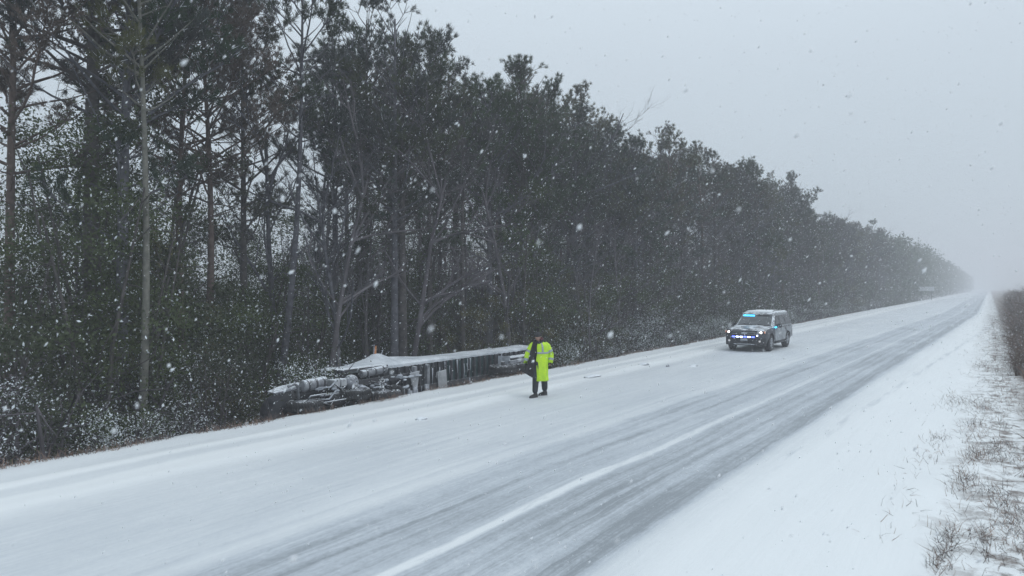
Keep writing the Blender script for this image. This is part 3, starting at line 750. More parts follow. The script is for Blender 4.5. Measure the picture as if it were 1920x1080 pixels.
# icicles and snow caught on the crossmembers
for k in range(46):
    y = r.uniform(YF + .3, YR - .2); z0 = r.choice([.66, .5, .02, -.1, -.2]); L = r.uniform(.12, .6); x = XN + r.uniform(.14, .16) + (.15 if z0 < .1 else 0)
    mb = MB(); mb.tube([(x, y, z0), (x + .01, y + r.uniform(-.03, .03), z0 - L * .5), (x, y + r.uniform(-.03, .03), z0 - L)], [r.uniform(.012, .028), r.uniform(.01, .02), .004], 5)
    mb.build('icicle', M_ice, TR, smooth=True, off=OFF)
def wheel(c, ax, rad, w, parent, mt, mr, off, name='wheel'):
    """tyre as a lathe about axis ax plus rim with hub and studs"""
    ax = Vector(ax).normalized(); a = ax.orthogonal().normalized(); b = ax.cross(a); c = Vector(c)
    def ring(h, q, n=28): return [c + ax * h + (a * math.cos(2 * math.pi * k / n) + b * math.sin(2 * math.pi * k / n)) * q for k in range(n)]
    mb = MB(); mb.loft([ring(-w / 2 + .01, rad * .6), ring(-w / 2, rad * .82), ring(-w * .42, rad * .96), ring(-w * .3, rad), ring(w * .3, rad), ring(w * .42, rad * .96), ring(w / 2, rad * .82), ring(w / 2 - .01, rad * .6), ring(w / 2 - .04, rad * .58)], cap=False)
    for k in range(40):
        an = 2 * math.pi * k / 40; d = a * math.cos(an) + b * math.sin(an); t = ax.cross(d)
        for s in (-1, 1):
            rot = Matrix((t, ax, d)).transposed(); mb.box(c + d * rad + ax * s * w * .2, (.03, w * .3, .016), rot=rot)
    t = mb.build('wheel', mt, parent, smooth=True, off=off)
    mb = MB(); mb.loft([ring(w / 2 - .012, rad * .62), ring(w / 2 - .05, rad * .56), ring(w / 2 - .09, rad * .3), ring(w / 2 - .03, rad * .26), ring(w / 2 - .02, rad * .14)], cap=True)
    for k in range(8):
        an = 2 * math.pi * k / 8; d = a * math.cos(an) + b * math.sin(an); mb.tube([c + ax * (w / 2 - .09) + d * rad * .4, c + ax * (w / 2 - .045) + d * rad * .4], .02, 6)
    mb.build('rim', mr, t, smooth=True, off=off)
    return t
# trailer tandem: on its side the axles stand upright, so each wheel lies flat
for uu in (942, 972):
    yc = y_at(uu, XN + .7)
    mb = MB(); mb.tube([(XN + .72, yc, ZT - .25), (XN + .72, yc, ZB + .2)], .07, 10); mb.box((XN + .45, yc, -.05), (.5, .16, .12)); mb.box((XN + .45, yc, -.98), (.5, .16, .12)); mb.build('axle', M_frame, TR, off=OFF, smooth=False)
    wheel((XN + .72, yc, .22), (0, 0, 1), .50, .26, TR, M_tyre, M_hubm, OFF)
    wheel((XN + .72, yc, -.12), (0, 0, 1), .50, .26, TR, M_tyre, M_hubm, OFF)
    wheel((XN + .72, yc, -1.0), (0, 0, 1), .50, .26, TR, M_tyre, M_hubm, OFF)
mb = MB(); mb.box((XN + .9, y_at(955, XN), .45), (.07, 2.6, .10)); mb.box((XN + .34, y_at(965, XN), .52), (.5, 2.2, .03)); mb.build('slider_rail', M_chrome, TR, off=OFF)
mb = MB(); mb.box((XN + .45, y_at(926, XN), .30), (.5, .05, .62)); mb.box((XN + .50, y_at(932, XN), .30), (.06, .05, .62)); mb.build('suspension_hanger', M_ice, TR, off=OFF)
# mud flap and landing gear
mb = MB(); yc = y_at(828, XN + .35); mb.box((XN + .38, yc, .12), (.03, .42, .60), rot=Matrix.Rotation(R(6), 3, 'X')); mb.build('mudflap', M_flap, TR, off=OFF, bevel=.01)
for (uu, w_) in ((776, .34), (800, .12)):
    yc = y_at(uu, XN + .4); mb = MB()
    mb.box((XN + .42, yc, .10), (.12, .12, 1.15)); mb.box((XN + .25, yc + .06, -.5), (.5, .10, .10)); mb.box((XN + .42, yc, -.55), (.3, .3, .06)); mb.build('landing_gear_leg', M_chrome, TR, off=OFF)
mb = MB(); y0 = y_at(768, XN + .5)
mb.add([(XN + .52, y0, .50), (XN + .52, y0 + .42, .54), (XN + .50, y0 + .34, -.02), (XN + .50, y0 + .14, .10), (XN + .49, y0, .50), (XN + .49, y0 + .42, .54), (XN + .47, y0 + .34, -.02), (XN + .47, y0 + .14, .10)], [(0, 1, 2, 3), (7, 6, 5, 4), (0, 4, 5, 1), (1, 5, 6, 2), (2, 6, 7, 3), (3, 7, 4, 0)])
mb.build('gusset_plate', M_flap, TR, off=OFF)
for k in range(14):
    y = y_at(r.choice([764, 772, 779, 800]), XN + .5) + r.uniform(-.06, .06); z0 = r.uniform(-.1, .1); mb = MB(); mb.tube([(XN + .5, y, z0), (XN + .51, y + r.uniform(-.05, .05), z0 - .3), (XN + .48, y, z0 - r.uniform(.5, .9))], [.05, .035, .008], 5); mb.build('icicle', M_ice, TR, smooth=True, off=OFF)
# tractor: chassis rails, tanks, drive wheels and the cab lying ahead of the trailer nose
YC = y_at(508, XN + .3)
YW = y_at(705, XN + .6)
for zz, L0, L1 in ((.40, 562, 775), (-.35, 600, 760)):
    a_, b_ = y_at(L0, XN + .4), y_at(L1, XN + .4); mb = MB(); mb.box((XN + .30, (a_ + b_) / 2, zz), (.26, b_ - a_, .07)); mb.box((XN + .44, (a_ + b_) / 2, zz + .03), (.012, b_ - a_, .16)); mb.build('chassis_rail', M_frame, TR, off=OFF)
def tank(ua, ub, x, z, rad, name, m_, tilt=0.0):
    a_, b_ = y_at(ua, x), y_at(ub, x); mb = MB()
    mb.tube([(x, a_, z), (x, a_ + .03, z), (x, b_ - .03, z + tilt), (x, b_, z + tilt)], [rad * .8, rad, rad, rad * .8], 20); t = mb.build(name, m_, TR, smooth=True, off=OFF, bevel=.01)
    for q in (.18, .5, .82):
        yq = a_ + (b_ - a_) * q; mb = MB(); mb.tube([(x, yq - .025, z + tilt * q), (x, yq + .025, z + tilt * q)], rad + .012, 20); mb.build('tank_strap', M_frame, t, off=OFF)
tank(566, 610, XN + .55, .58, .15, 'fuel_tank', M_chrome, .04)
tank(676, 724, XN + .40, .66, .11, 'air_tank', M_chrome, .06)
mb = MB(); a_, b_ = y_at(638, XN + .3), y_at(724, XN + .3); mb.box((XN + .2, (a_ + b_) / 2, .80), (.35, b_ - a_, .06)); mb.build('fender_bar', M_frame, TR, off=OFF)
for uu in (664, 716):
    yc = y_at(uu, XN + .75)
    mb = MB(); mb.tube([(XN + .75, yc, .5), (XN + .75, yc, -1.6)], .08, 10); mb.ball((XN + .75, yc, -.10), (.22, .22, .24)); mb.build('axle', M_frame, TR, off=OFF, smooth=True)
    wheel((XN + .72, yc, .22 if uu < 700 else .05), (0, 0, 1), .46, .27, TR, M_tyre, M_hubm, OFF); wheel((XN + .72, yc, -.75), (0, 0, 1), .46, .27, TR, M_tyre, M_hubm, OFF)
mb = MB(); mb.ball((XN + .60, y_at(658, XN + .6), .52), (.20, .22, .20), nu=16, nv=10); mb.build('hub_dome', M_hubm, TR, smooth=True, off=OFF)
wheel((XN + .7, y_at(572, XN + .7), .12), (0, 0, 1), .44, .28, TR, M_tyre, M_hubm, OFF)
wheel((XN + .75, y_at(741, XN + .75), -.02), (1, 0, 0), .30, .2, TR, M_tyre, M_frame, OFF)
for q in range(2):
    mb = MB(); a_ = y_at(616 + q * 13, XN + .5); mb.box((XN + .56, a_ + .12, .55), (.30, .20, .20)); mb.build('battery_box', M_flap, TR, off=OFF, bevel=.03)
mb = MB(); a_, b_ = y_at(612, XN + .6), y_at(660, XN + .6); mb.box((XN + .60, (a_ + b_) / 2, .14), (.25, b_ - a_, .34)); mb.build('transmission_case', M_frame, TR, off=OFF, bevel=.05)
for q in range(2):
    mb = MB(); a_ = y_at(580 + q * 26, XN + .9); z = .37 - q * .22; b_ = y_at(612 + q * 68, XN + .9); mb.tube([(XN + .8, a_, z - .14), (XN + .9, a_ + .04, z), (XN + .9, b_ - .04, z), (XN + .8, b_, z - .12)], .022, 6); mb.build('side_step', M_chrome, TR, off=OFF, smooth=True)
mb = MB(); mb.tube([(XN + .6, y_at(600, XN + .6), .15), (XN + .62, y_at(662, XN + .6), .05), (XN + .62, y_at(704, XN + .6), .0)], .06, 10); mb.build('drive_shaft', M_frame, TR, off=OFF)
mb = MB(); mb.tube([(XN + .5, y_at(540, XN + .5), .62), (XN + .5, y_at(552, XN + .5), .66), (XN + .5, y_at(558, XN + .5), .60), (XN + .5, y_at(560, XN + .5), .2)], .04, 8); mb.build('exhaust_pipe', M_chrome, TR, off=OFF, smooth=True)
y0, y1, y2 = YC, y_at(562, XN), y_at(640, XN)
mb = MB()
def sec(y, xa, xb, za, zb, c=.18): return [(xa, y, za + c), (xa, y, zb - c), (xa - c, y, zb), (xb + c, y, zb), (xb, y, zb - c), (xb, y, za + c), (xb + c, y, za), (xa - c, y, za)]
mb.loft([sec(y0 + .3, XN - .1, XN - .6, -1.5, -.15), sec(y0 + .5, XN + .0, XN - .8, -1.7, .18), sec(y1, XN + .05, XN - .9, -1.75, .44), sec(y1 + .15, XN + .12, XN - 1.0, -1.78, .46), sec(y2 - .1, XN + .1, XN - 1.2, -1.78, .50)])
mb.build('cab', M_cab, TR, smooth=False, bevel=.05, off=OFF)
mb = MB(); ym = (y0 + y1) / 2 - .1; mb.loft([[(XN + .45, y0, .50), (XN + .15, y0, .52), (XN + .15, y0, .49), (XN + .45, y0, .46)], [(XN + .5, ym, .56), (XN + .05, ym, .59), (XN + .05, ym, .55), (XN + .5, ym, .51)], [(XN + .5, y1 - .1, .60), (XN + .05, y1 - .1, .62), (XN + .05, y1 - .1, .58), (XN + .5, y1 - .1, .55)]]); mb.build('fender', M_hubm, TR, off=OFF, bevel=.01)
mb = MB(); mb.box((XN + .0, y0 + .2, -.85), (.35, .12, 1.2)); mb.build('bumper', M_chrome, TR, off=OFF, bevel=.03)
for k in range(40):
    y = r.uniform(y1, y_at(760, XN)); mb = MB(); mb.ball((XN + r.uniform(.42, .8), y, r.choice([.06, .15, .30, .44, .5, .36]) + r.uniform(-.03, .05)), (r.uniform(.03, .09), r.uniform(.05, .16), r.uniform(.02, .05)), nu=7, nv=5); mb.build('snow_clump', M_ice, TR, smooth=True, off=OFF)
for k in range(16):
    a_ = Vector((XN + r.uniform(.45, .85), r.uniform(y1, YW + .6), r.uniform(-.1, .6))); b_ = a_ + Vector((r.uniform(-.1, .1), r.uniform(-.6, .6), r.uniform(-.4, .2))); mid = (a_ + b_) / 2 + Vector((.05, 0, -.1)); mb = MB(); mb.tube([a_, mid, b_], .02, 5); mb.build('hose', M_frame if k % 3 else M_ice, TR, smooth=True, off=OFF)
# torn-up earth in front of the cab
mb = MB(); rr = random.Random(4)
cx, cy = wpt(578, 764); cx -= .25
rings = []
for i in range(6):
    t = i / 5; rings.append([(cx + math.cos(a) * .35 * (1 - t * .9) * (1 + .3 * rr.random()), cy + math.sin(a) * .5 * (1 - t * .9) * (1 + .3 * rr.random()), -.35 + .5 * t ** .7 + rr.uniform(-.03, .03)) for a in [2 * math.pi * k / 12 for k in range(12)]])
mb.loft(rings); o = mb.build('earth_clod', M_dirt, None, off=(cx, cy, -.35), loc=(cx, cy, -.35)); tag(o, 'heap of torn up reddish earth by the front of the overturned truck', 'earth heap')

# ------------------------------------------------------------------ patrol SUV
M_body = snowy('grey_paint', (.05, .052, .062), (.085, .088, .10), .32, .10, 3, metal=.4)
M_door = snowy('silver_dirty_paint', (.13, .135, .145), (.34, .36, .38), .4, .20, 3.5, metal=.2)
M_black = mat('black_trim', (.016, .017, .02), .5, noise=(.03, .031, .035), noise_scale=12)
M_glass = mat('tinted_glass', (.012, .015, .018), .12, spec=.35)
M_wind = mat('windscreen_glass', (.025, .032, .038), .1, noise=(.06, .07, .08), noise_scale=2.5, spec=.8)
M_alu = mat('chrome_trim', (.5, .52, .55), .25, .9)
M_lens = mat('headlight_lens', (.5, .5, .52), .2, emit=(1, .93, .86), emit_s=.25)
M_beam = mat('lit_headlight_bulb', (1, 1, 1), .3, emit=(1, .93, .86), emit_s=4.5)
M_blue = mat('blue_flasher', (.1, .2, 1), .3, emit=(.10, .14, 1), emit_s=5.0)
M_bluew = mat('blue_flasher_core', (.5, .6, 1), .3, emit=(.62, .70, 1), emit_s=6)
M_cyan = mat('cyan_light_bar', (.1, .6, 1), .3, emit=(.05, .55, 1), emit_s=3.2)
M_rtyre = mat('road_tyre', (.018, .018, .02), .85, noise=(.05, .052, .056), noise_scale=9)
M_rim = mat('dark_alloy', (.09, .09, .10), .4, .6, noise=(.2, .2, .22), noise_scale=6)
M_amber = mat('turn_signal', (.6, .22, .12), .4, emit=(1, .4, .2), emit_s=.3)
sx_, sy_ = wpt(1412, 652)
CAR = empty('patrol_car', (-9.62, 36.2, .02), R(-1.0))
tag(CAR, 'grey police SUV with headlights and blue flashers lit on the snowy road', 'police car')
def carsec(y, zb, zt, wb, wm, wt, crown=.02):
    zm = zb + (zt - zb) * .45; P = []
    h = [(wb * .92, zb), (wb, zb + .06), (wm, zm), (wm * .995, zm + (zt - zm) * .6), (wt, zt - .035), (wt - .07, zt), (wt * .5, zt + crown)]
    P = [(x, y, z) for x, z in h] + [(-x, y, z) for x, z in reversed(h)]
    return P
secs = [(-2.60, .52, .92, .60, .80, .72), (-2.54, .40, 1.03, .74, .90, .86), (-2.40, .34, 1.10, .82, .97, .93), (-2.1, .32, 1.135, .90, 1.005, .96), (-1.6, .31, 1.16, .94, 1.015, .97), (-1.1, .31, 1.185, .95, 1.015, .97),
        (-.6, .31, 1.19, .95, 1.01, .97), (.4, .31, 1.19, .95, 1.01, .97), (1.4, .31, 1.195, .95, 1.01, .97), (2.1, .34, 1.20, .93, .995, .96), (2.45, .40, 1.18, .88, .96, .93), (2.56, .5, 1.10, .78, .9, .86)]
mb = MB(); mb.loft([carsec(*s) for s in secs])
WF, WR = -1.62, 1.40
CAR.scale = (1, 1, .965)
body = mb.build('body', [M_body, M_black], CAR, smooth=False)
cut = MB()
for yy in (WF, WR):
    for s in (-1, 1): cut.tube([(s * .70, yy, .42), (s * 1.15, yy, .42)], .475, 32, m=1)
co = cut.build('cutter', [M_body, M_black], CAR)
bo = body.modifiers.new('arches', 'BOOLEAN'); bo.object = co; bo.operation = 'DIFFERENCE'; bo.solver = 'EXACT'
bpy.context.view_layer.update(); dg = bpy.context.evaluated_depsgraph_get()
me = bpy.data.meshes.new_from_object(body.evaluated_get(dg)); body.modifiers.clear(); body.data = me
bpy.data.objects.remove(co, do_unlink=True)
b = body.modifiers.new('bevel', 'BEVEL'); b.width = .02; b.segments = 2; b.limit_method = 'ANGLE'; b.angle_limit = R(30)
me.shade_smooth(); body.modifiers.new('wn', 'WEIGHTED_NORMAL')
# cabin
mb = MB()
def ring4(z, y0, y1, w, c=.09): return [(-w, y0 + c, z), (-w, y1 - c, z), (-w + c, y1, z), (w - c, y1, z), (w, y1 - c, z), (w, y0 + c, z), (w - c * 1.2, y0, z), (-w + c * 1.2, y0, z)]
mb.loft([ring4(1.15, -1.07, 2.50, .955), ring4(1.80, -.30, 2.34, .80), ring4(1.88, -.12, 2.26, .74), ring4(1.90, .2, 2.1, .60)])
mb.build('cabin', M_door, CAR, bevel=.03, smooth=True)
def quad_plate(name, P, m_, th, parent=CAR, n=None):
    P = [Vector(p) for p in P]; nn = (P[1] - P[0]).cross(P[2] - P[0]).normalized()
    if n is not None and nn.dot(Vector(n)) < 0: nn = -nn
    mb = MB(); k = len(P); a = [p + nn * th for p in P]; b_ = [p - nn * .01 for p in P]
    mb.add(a + b_, [tuple(range(k)), tuple(range(2 * k - 1, k - 1, -1))] + [(i, (i + 1) % k, (i + 1) % k + k, i + k) for i in range(k)]); return mb.build(name, m_, parent, bevel=.006)
quad_plate('windscreen', [(-.80, -1.03, 1.20), (.80, -1.03, 1.20), (.71, -.36, 1.765), (-.71, -.36, 1.765)], M_wind, .03, n=(0, -1, .8))
def sidex(z): return .955 - (z - 1.15) * (.155 / .65) + .008
for s in (-1, 1):
    for (a, b_, a2, b2) in ((-.80, .02, -.28, .02), (.12, .98, .12, .98), (1.10, 2.25, 1.10, 2.18)):
        quad_plate('side_window', [(s * sidex(1.22), a, 1.22), (s * sidex(1.22), b_, 1.22), (s * sidex(1.72), b2, 1.72), (s * sidex(1.72), a2, 1.72)], M_glass, .012, n=(s, 0, .2))
    # doors
    for (a, b_) in ((-1.02, .04), (.07, 1.00)):
        d = quad_plate('door', [(s * 1.006, a, .46), (s * 1.006, b_, .46), (s * 1.006, b_, 1.10), (s * 1.006, a, 1.10)] if b_ < .5 else [(s * 1.006, a, .46), (s * 1.006, b_ - .12, .46), (s * 1.006, b_, .80), (s * 1.006, b_, 1.10), (s * 1.006, a, 1.10)], M_door, .012, n=(s, 0, 0))
        mb = MB(); mb.box((s * 1.035, b_ - .14, 1.03), (.03, .17, .035)); mb.build('handle', M_black, d, bevel=.008)
    quad_plate('rear_quarter', [(s * 1.002, 1.9, .5), (s * .985, 2.35, .55), (s * .985, 2.35, 1.1), (s * 1.002, 1.02, 1.1), (s * 1.002, 1.02, .93), (s * 1.002, 1.88, .8)], M_door, .01, n=(s, 0, 0))
    mb = MB(); mb.box((s * .99, .0, .36), (.10, 2.05, .07)); mb.build('running_board', M_black, CAR, bevel=.01)
    mb = MB(); mb.box((s * 1.12, -.72, 1.22), (.24, .13, .19)); mb.box((s * .99, -.72, 1.17), (.12, .06, .06)); mm = mb.build('mirror', M_black, CAR, bevel=.035)
    mb = MB()
    for q, yy in enumerate((WF, WR)):
        t = wheel((s * .87, yy, .40), (s, 0, 0), .405, .27, CAR, M_rtyre, M_rim, (0, 0, 0))
        mb = MB()
        for k in range(6):
            an = k * math.pi / 3; d = Vector((0, math.cos(an), math.sin(an))); mb.box(Vector((s * .985, yy, .40)) + d * .15, (.03, .05, .17), rot=Matrix.Rotation(an - math.pi / 2, 3, 'X'))
        mb.build('spoke', M_alu, t)
    mb = MB(); mb.tube([(s * .66, -.1, 1.93), (s * .67, .1, 1.96), (s * .67, 1.9, 1.96), (s * .66, 2.1, 1.92)], .018, 6); mb.build('roof_rail', M_black, CAR)
    # headlight clusters
    xa, xb = s * .60, s * .93
    hl = quad_plate('headlight', [(xa, -2.565, .86), (xb, -2.44, .88), (s * .95, -2.40, 1.04), (xa, -2.54, 1.01)], M_lens, .03, n=(s * .3, -1, 0))
    mb = MB(); mb.ball((s * .76, -2.555, .945), (.062, .045, .058), nu=12); mb.build('bulb', M_beam, hl, smooth=True)
    mb = MB(); mb.box((s * .90, -2.47, .955), (.07, .06, .10), rot=Matrix.Rotation(s * .35, 3, 'Z')); mb.build('turn_signal', M_amber, hl)
    mb = MB(); mb.box((s * .78, -2.53, .79), (.26, .05, .03), rot=Matrix.Rotation(s * .25, 3, 'Z')); mb.build('daytime_strip', M_alu, CAR)
    mb = MB(); mb.tube([(s * .72, -2.60, .52), (s * .72, -2.63, .52)], .05, 12); mb.build('fog_light', M_lens, CAR)
# side blue light by the mirror
mb = MB(); mb.box((1.03, -.98, 1.15), (.05, .26, .06)); mb.build('side_flasher', M_cyan, CAR, bevel=.01)
# hood with snow, grille, bumper
mb = MB(); mb.loft([[(-.84, -2.36, 1.108), (0, -2.42, 1.128), (.84, -2.36, 1.108)], [(-.90, -1.8, 1.172), (0, -1.8, 1.20), (.90, -1.8, 1.172)], [(-.90, -1.12, 1.21), (0, -1.12, 1.235), (.90, -1.12, 1.21)]], closed=False, cap=False)
mb.v += [(x, y, z - .03) for x, y, z in mb.v]; n_ = 9
mb.f += [tuple(reversed([i + n_ for i in f])) for f in mb.f[:4]]; mb.m += [0] * 4
mb.add([], [])
mb.f += [(0, 1, 10, 9), (1, 2, 11, 10), (2, 5, 14, 11), (5, 8, 17, 14), (8, 7, 16, 17), (7, 6, 15, 16), (6, 3, 12, 15), (3, 0, 9, 12)]; mb.m += [0] * 8
mb.build('hood', snowy('hood_paint', (.05, .052, .062), (.11, .115, .13), .3, .05, 1.6, metal=.5), CAR, bevel=.01, smooth=True)
mb = MB(); mb.box((0, -2.59, .90), (1.12, .05, .30)); mb.build('grille', M_black, CAR, bevel=.01)
for z_ in (1.035, .955, .865, .765): 
    mb = MB(); mb.box((0, -2.622, z_), (1.10, .02, .022)); mb.build('grille_bar', M_alu, CAR)
mb = MB(); mb.box((0, -2.632, .91), (.26, .03, .05)); mb.build('badge', mat('pale_badge', (.6, .62, .65), .4), CAR, bevel=.008)
mb = MB(); mb.loft([[(-.97, -2.36, z), (-.90, -2.55, z), (-.5, -2.66, z), (.5, -2.66, z), (.90, -2.55, z), (.97, -2.36, z), (.9, -2.3, z), (-.9, -2.3, z)] for z in (.30, .38, .62, .70)]); mb.build('bumper', M_black, CAR, bevel=.03)
mb = MB(); mb.box((0, -2.67, .37), (1.0, .03, .04)); mb.box((0, -2.675, .60), (.34, .02, .12)); mb.build('lower_trim', M_alu, CAR, bevel=.006)
# push bar with flashers
for s in (-1, 1):
    mb = MB(); mb.tube([(s * .28, -2.62, .42), (s * .28, -2.78, .5), (s * .28, -2.78, .78), (s * .28, -2.70, .86)], .025, 8); mb.build('push_bar_post', M_black, CAR, smooth=True)
fl = MB(); fl.box((0, -2.755, .735), (1.10, .05, .075)); fl = fl.build('flasher_bar', M_black, CAR, bevel=.008)
for k in range(6):
    x = -.46 + k * .184; mb = MB(); mb.box((x, -2.79, .735), (.135, .03, .06)); mb.build('flasher', M_bluew if k in (1, 2, 4) else M_blue, fl, bevel=.008)
mb = MB(); mb.box((.62, -2.66, .80), (.05, .05, .07)); mb.build('corner_flasher', M_bluew, CAR, bevel=.008)
# light bar behind the top of the windscreen: only the right-hand module is lit
mb = MB(); mb.box((-.40, -.505, 1.70), (.56, .05, .075), rot=Matrix.Rotation(R(-8), 3, 'X')); mb.build('light_bar', M_cyan, CAR, bevel=.01)
mb = MB(); mb.box((.30, -.50, 1.71), (.66, .04, .05)); mb.build('light_bar_housing', M_black, CAR, bevel=.01)
mb = MB(); mb.box((0, -1.09, 1.235), (1.5, .06, .02)); mb.build('wiper_cowl', M_black, CAR)
for s in (-.1, .55):
    mb = MB(); mb.tube([(s, -1.10, 1.25), (s - .45, -.98, 1.30)], .012, 5); mb.build('wiper', M_black, CAR)
# roof snow
mb = MB()
def ro(z, q): return [(p[0] * q, (p[1] - 1) * q + 1, z) for p in ring4(0, -.18, 2.28, .72, .16)]
mb.loft([ro(1.865, 1.0), ro(1.905, .99), ro(1.935, .94), ro(1.945, .7)]); mb.build('roof_snow', M_snow, CAR, bevel=.015, smooth=True)
mb = MB(); mb.tube([(.1, .7, 1.94), (.1, .72, 2.02)], .012, 5); mb.build('antenna', M_black, CAR)

# ------------------------------------------------------------------ the walker
M_skin = mat('skin', (.42, .25, .19), .6)
M_lime = mat('lime_coat_fabric', (.60, .88, .02), .6, noise=(.46, .74, .02), noise_scale=4, bump=.4)
M_refl = mat('reflective_tape', (.34, .38, .42), .4)
M_darkc = mat('dark_clothing', (.018, .018, .022), .85, noise=(.032, .032, .036), noise_scale=9, bump=.3)
M_lining = mat('black_lining', (.012, .011, .012), .8, noise=(.024, .021, .022), noise_scale=7)
M_trous = mat('dark_trousers', (.016, .021, .028), .85, noise=(.028, .033, .04), noise_scale=8)
M_boot = mat('black_boots', (.014, .014, .016), .6)
M_sole = snowy('snowy_sole', (.12, .12, .13), None, .8, .5, 20)
M_red = mat('dark_red_scarf', (.10, .02, .03), .8)
px_, py_ = wpt(1003, 746)
PER = empty('person', (px_, py_, gz(px_, py_)), TH)
tag(PER, 'person in long lime coat with grey bands, black gloves and cap, walking on snow', 'person')
S = .002318
def J(u, v, d=0.0): return ((u - 520) * S, d, (945 - v) * S)   # zoomed-photo coordinates of the figure, d = depth away from the camera
hipz = .93
pel = (.135, .06, .90)
jn = {'pel': pel, 'chest': (.14, .06, 1.30), 'neck': (.105, .05, 1.52), 'headb': (.09, .03, 1.60), 'head': (.082, .02, 1.70), 'headt': (.080, .02, 1.77),
      'hl': (.055, .02, .88), 'kl': (.02, -.02, .47), 'al': (.0, .0, .09), 'tl': (-.075, -.09, .04),
      'hr': (.20, .12, .88), 'kr': (.26, .30, .47), 'ar': (.285, .46, .11), 'tr': (.18, .38, .04),
      'sl': (-.03, .02, 1.47), 'el': (-.20, .0, 1.20), 'wl': (-.265, -.05, .96), 'fl': (-.265, -.08, .88),
      'sr': (.31, .08, 1.47), 'er': (.45, .10, 1.21), 'wr': (.43, .03, .97), 'fr': (.41, -.02, .88)}
names = list(jn); ix = {k: i for i, k in enumerate(names)}
E = [('pel', 'chest'), ('chest', 'neck'), ('neck', 'headb'), ('headb', 'head'), ('head', 'headt'), ('pel', 'hl'), ('hl', 'kl'), ('kl', 'al'), ('al', 'tl'), ('pel', 'hr'), ('hr', 'kr'), ('kr', 'ar'), ('ar', 'tr'),
     ('chest', 'sl'), ('sl', 'el'), ('el', 'wl'), ('wl', 'fl'), ('chest', 'sr'), ('sr', 'er'), ('er', 'wr'), ('wr', 'fr')]
RD = {'pel': .12, 'chest': .14, 'neck': .055, 'headb': .06, 'head': .085, 'headt': .06, 'hl': .08, 'kl': .055, 'al': .025, 'tl': .015, 'hr': .08, 'kr': .055, 'ar': .025, 'tr': .015,
      'sl': .06, 'el': .042, 'wl': .022, 'fl': .012, 'sr': .06, 'er': .042, 'wr': .022, 'fr': .012}
skin('body', [jn[k] for k in names], [(ix[a], ix[b]) for a, b in E], [RD[k] for k in names], M_skin, PER, 2)
# head with face, turned down to the viewer's left
hc = Vector((.085, .02, 1.685)); fd = Vector((-.35, -.92, -.12)).normalized(); fs = fd.cross(Vector((0, 0, 1))).normalized(); fu = fs.cross(fd).normalized()
mb = MB(); rings = []
for i in range(11):
    t = i / 10; ph = math.pi * (.03 + .94 * t); zz = math.cos(ph); rr_ = math.sin(ph)
    rings.append([])
    for k in range(16):
        a = 2 * math.pi * k / 16; fx = math.cos(a); fy = math.sin(a)
        w = .073 * rr_ * (1 - .18 * max(0, -zz)); dp = .092 * rr_ * (1 + .06 * (fx > .7) * (zz < 0))
        rings[-1].append(hc + fd * fx * dp + fs * fy * w + fu * zz * .115)
mb.loft(rings)
mb.add([hc + fd * .088 + fu * .028, hc + fd * .088 + fs * .014 - fu * .018, hc + fd * .088 - fs * .014 - fu * .018, hc + fd * .112 - fu * .014], [(0, 1, 3), (0, 3, 2), (1, 2, 3), (0, 2, 1)])
hd = mb.build('head', M_skin, PER, smooth=True)
for s in (-1, 1):
    mb = MB(); mb.ball(hc + fd * .082 + fs * s * .028 + fu * .026, .010, nu=8); mb.build('eye', M_boot, hd, smooth=True)
    mb = MB(); mb.ball(hc + fs * s * .074, (.014, .018, .03), nu=8); mb.build('ear', M_skin, hd, smooth=True)
mb = MB(); mb.box(hc + fd * .088 - fu * .045, (.04, .012, .010), rot=Matrix((fs, fd, fu)).transposed()); mb.build('mouth', mat('lips', (.25, .10, .09), .6), hd)
mb = MB(); rings = []
for i, (zz, q) in enumerate([(.015, 1.08), (.05, 1.10), (.085, .98), (.115, .72), (.13, .35)]):
    rings.append([hc + fd * math.cos(a) * .096 * q + fs * math.sin(a) * .080 * q + fu * zz for a in [2 * math.pi * k / 16 for k in range(16)]])
mb.loft(rings); mb.build('knit_cap', M_darkc, PER, smooth=True)
mb = MB(); mb.tube([(.02, .06, 1.57), (.04, -.04, 1.545), (.11, -.075, 1.53), (.19, -.03, 1.555), (.21, .07, 1.59), (.12, .14, 1.60), (.02, .06, 1.57)], [.040] * 7, 8); mb.build('collar', M_darkc, PER, smooth=True)
mb = MB(); mb.tube([(.15, -.04, 1.60), (.20, .02, 1.63), (.20, .10, 1.66)], [.028, .035, .02], 8); mb.build('scarf', M_red, PER, smooth=True)
